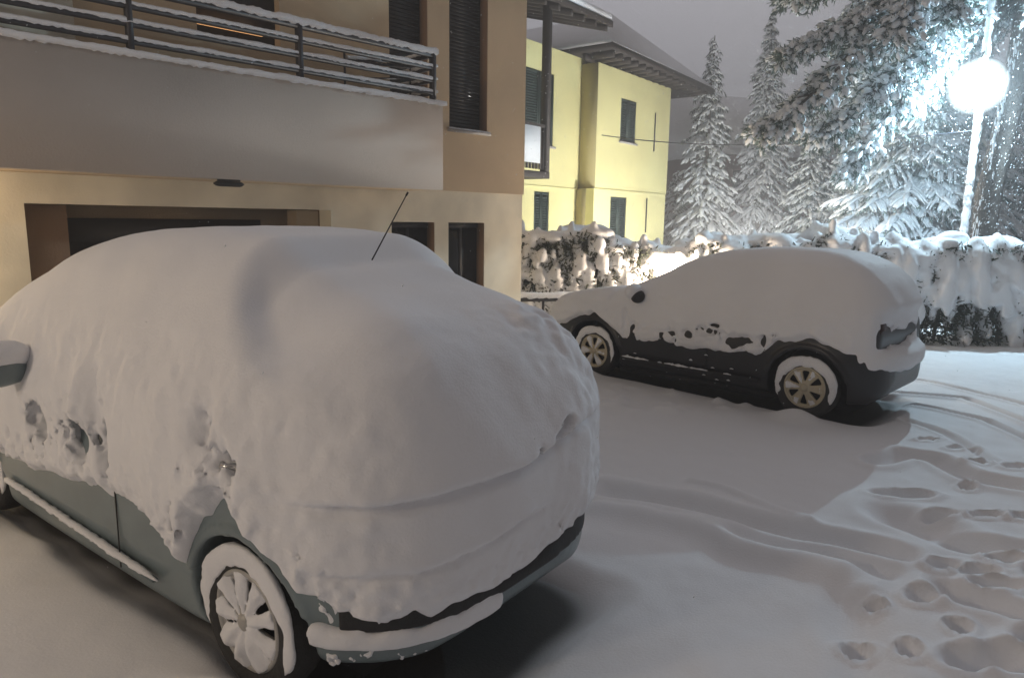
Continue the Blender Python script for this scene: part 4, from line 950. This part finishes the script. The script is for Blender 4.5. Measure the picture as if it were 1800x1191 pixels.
# ------------------------------------------------------------------ far background
def hills():
    xs = np.linspace(-80, 95, 90); ys = np.linspace(42, 98, 30); X, Y = np.meshgrid(xs, ys, indexing='ij'); rng = np.random.default_rng(3)
    Z = 13*sstep(42, 95, Y)+2.2*np.sin(X*.07+.5)*sstep(50, 90, Y)+1.0*np.sin(X*.21+Y*.05)*sstep(50, 80, Y)-1.0+rng.normal(0, .15, X.shape)
    n0, n1 = X.shape; i = np.arange(n0-1)[:, None]*n1+np.arange(n1-1)[None]; Q = np.stack([i, i+n1, i+n1+1, i+1], -1).reshape(-1, 4)
    o = mesh_np('hills', np.stack([X, Y, Z], -1).reshape(-1, 3), Q, newmat('far_snowy_slope', (.35, .36, .38), .9, var=.4, vscale=.12)); tag(o, 'dim snowy hillside far behind the trees', kind='structure')
hills()
def far_house():
    p = at(1395, 400, 30); c = cos(.3); s = sin(.3); root = empty('house', (p[0], p[1], 0), .3); tag(root, 'dim reddish brown house with a snowy roof seen between the spruces', 'house')
    m = MB(); m.box(-4, 4, 0, 7, -.5, 4.6); m.build('wall', M['redwall'], root)
    m = MB(); V = [(-4.7, -.7, 4.5), (4.7, -.7, 4.5), (4.7, 7.7, 4.5), (-4.7, 7.7, 4.5), (-4.7, 3.5, 7.4), (4.7, 3.5, 7.4)]
    m.add(V, [[0, 1, 5, 4], [2, 3, 4, 5], [0, 3, 2, 1]], [[0, 4, 3], [1, 2, 5]]); m.build('roof', M['snow'], root)
    for x in (-2.6, 0, 2.6):
        m = MB(); m.box(x-.5, x+.5, -.03, .03, 2.6, 3.9); w = m.build('window', M['glass'], root); m = MB(); m.box(x-.6, x+.6, -.10, .02, 2.5, 2.595); m.build('sill', M['sill'], w)
far_house()

# ------------------------------------------------------------------ falling snow and hazy air
def flakes():
    rng = np.random.default_rng(77); P = []
    N = 5200; P1 = np.stack([rng.uniform(-3, 12, N), rng.uniform(2.2, 17, N), rng.uniform(.1, 8, N)], 1)
    N2 = 30000; P2 = np.stack([rng.uniform(4.5, 12, N2), rng.uniform(8.5, 17, N2), rng.uniform(1.5, 8, N2)], 1); P2 = P2[np.linalg.norm(P2-LAMP_POS, axis=1) > .5]
    P3 = np.array([at(*q) for q in ((396, 432, 1.9), (708, 502, 1.8), (462, 655, 1.7), (1050, 768, 2.0), (1220, 1048, 1.9), (1440, 968, 2.2), (1405, 443, 3.5), (940, 770, 2.3))])
    P = np.vstack([P1, P2, P3]); R = np.concatenate([rng.uniform(.0016, .0034, len(P1)), rng.uniform(.003, .008, len(P2)), np.full(len(P3), .0022)])
    far_ = np.linalg.norm(P1-CC, axis=1); R[:len(P1)] *= np.clip(far_/6, .5, 2)
    o8 = np.array([(1, 0, 0), (-1, 0, 0), (0, 1, 0), (0, -1, 0), (0, 0, 2.0), (0, 0, -2.0)], float)
    T8 = np.array([(0, 2, 4), (2, 1, 4), (1, 3, 4), (3, 0, 4), (2, 0, 5), (1, 2, 5), (3, 1, 5), (0, 3, 5)])
    sl = np.array([.35, 0, 0]); off = o8+o8[:, 2:3]*sl
    V = (P[:, None]+R[:, None, None]*off[None]).reshape(-1, 3); T = (np.arange(len(P))[:, None, None]*6+T8[None]).reshape(-1, 3)
    o = mesh_np('falling_snow', V, T, M['tree_snow']); tag(o, 'falling snowflakes scattered in the night air', kind='stuff')
flakes()
def haze():
    m = bpy.data.materials.new('hazy_air'); m.use_nodes = True; nt = m.node_tree; nt.nodes.clear(); out = nt.nodes.new("ShaderNodeOutputMaterial"); pv = nt.nodes.new("ShaderNodeVolumePrincipled")
    pv.inputs["Color"].default_value = (.9, .92, .95, 1); pv.inputs["Density"].default_value = .014; pv.inputs["Anisotropy"].default_value = 0
    nt.links.new(pv.outputs[0], out.inputs["Volume"])
    mb = MB(); mb.box(-100, 115, -20, 118, -4, 24); o = mb.build('haze', m); tag(o, 'thin snowy haze in the night air', kind='stuff')
haze()
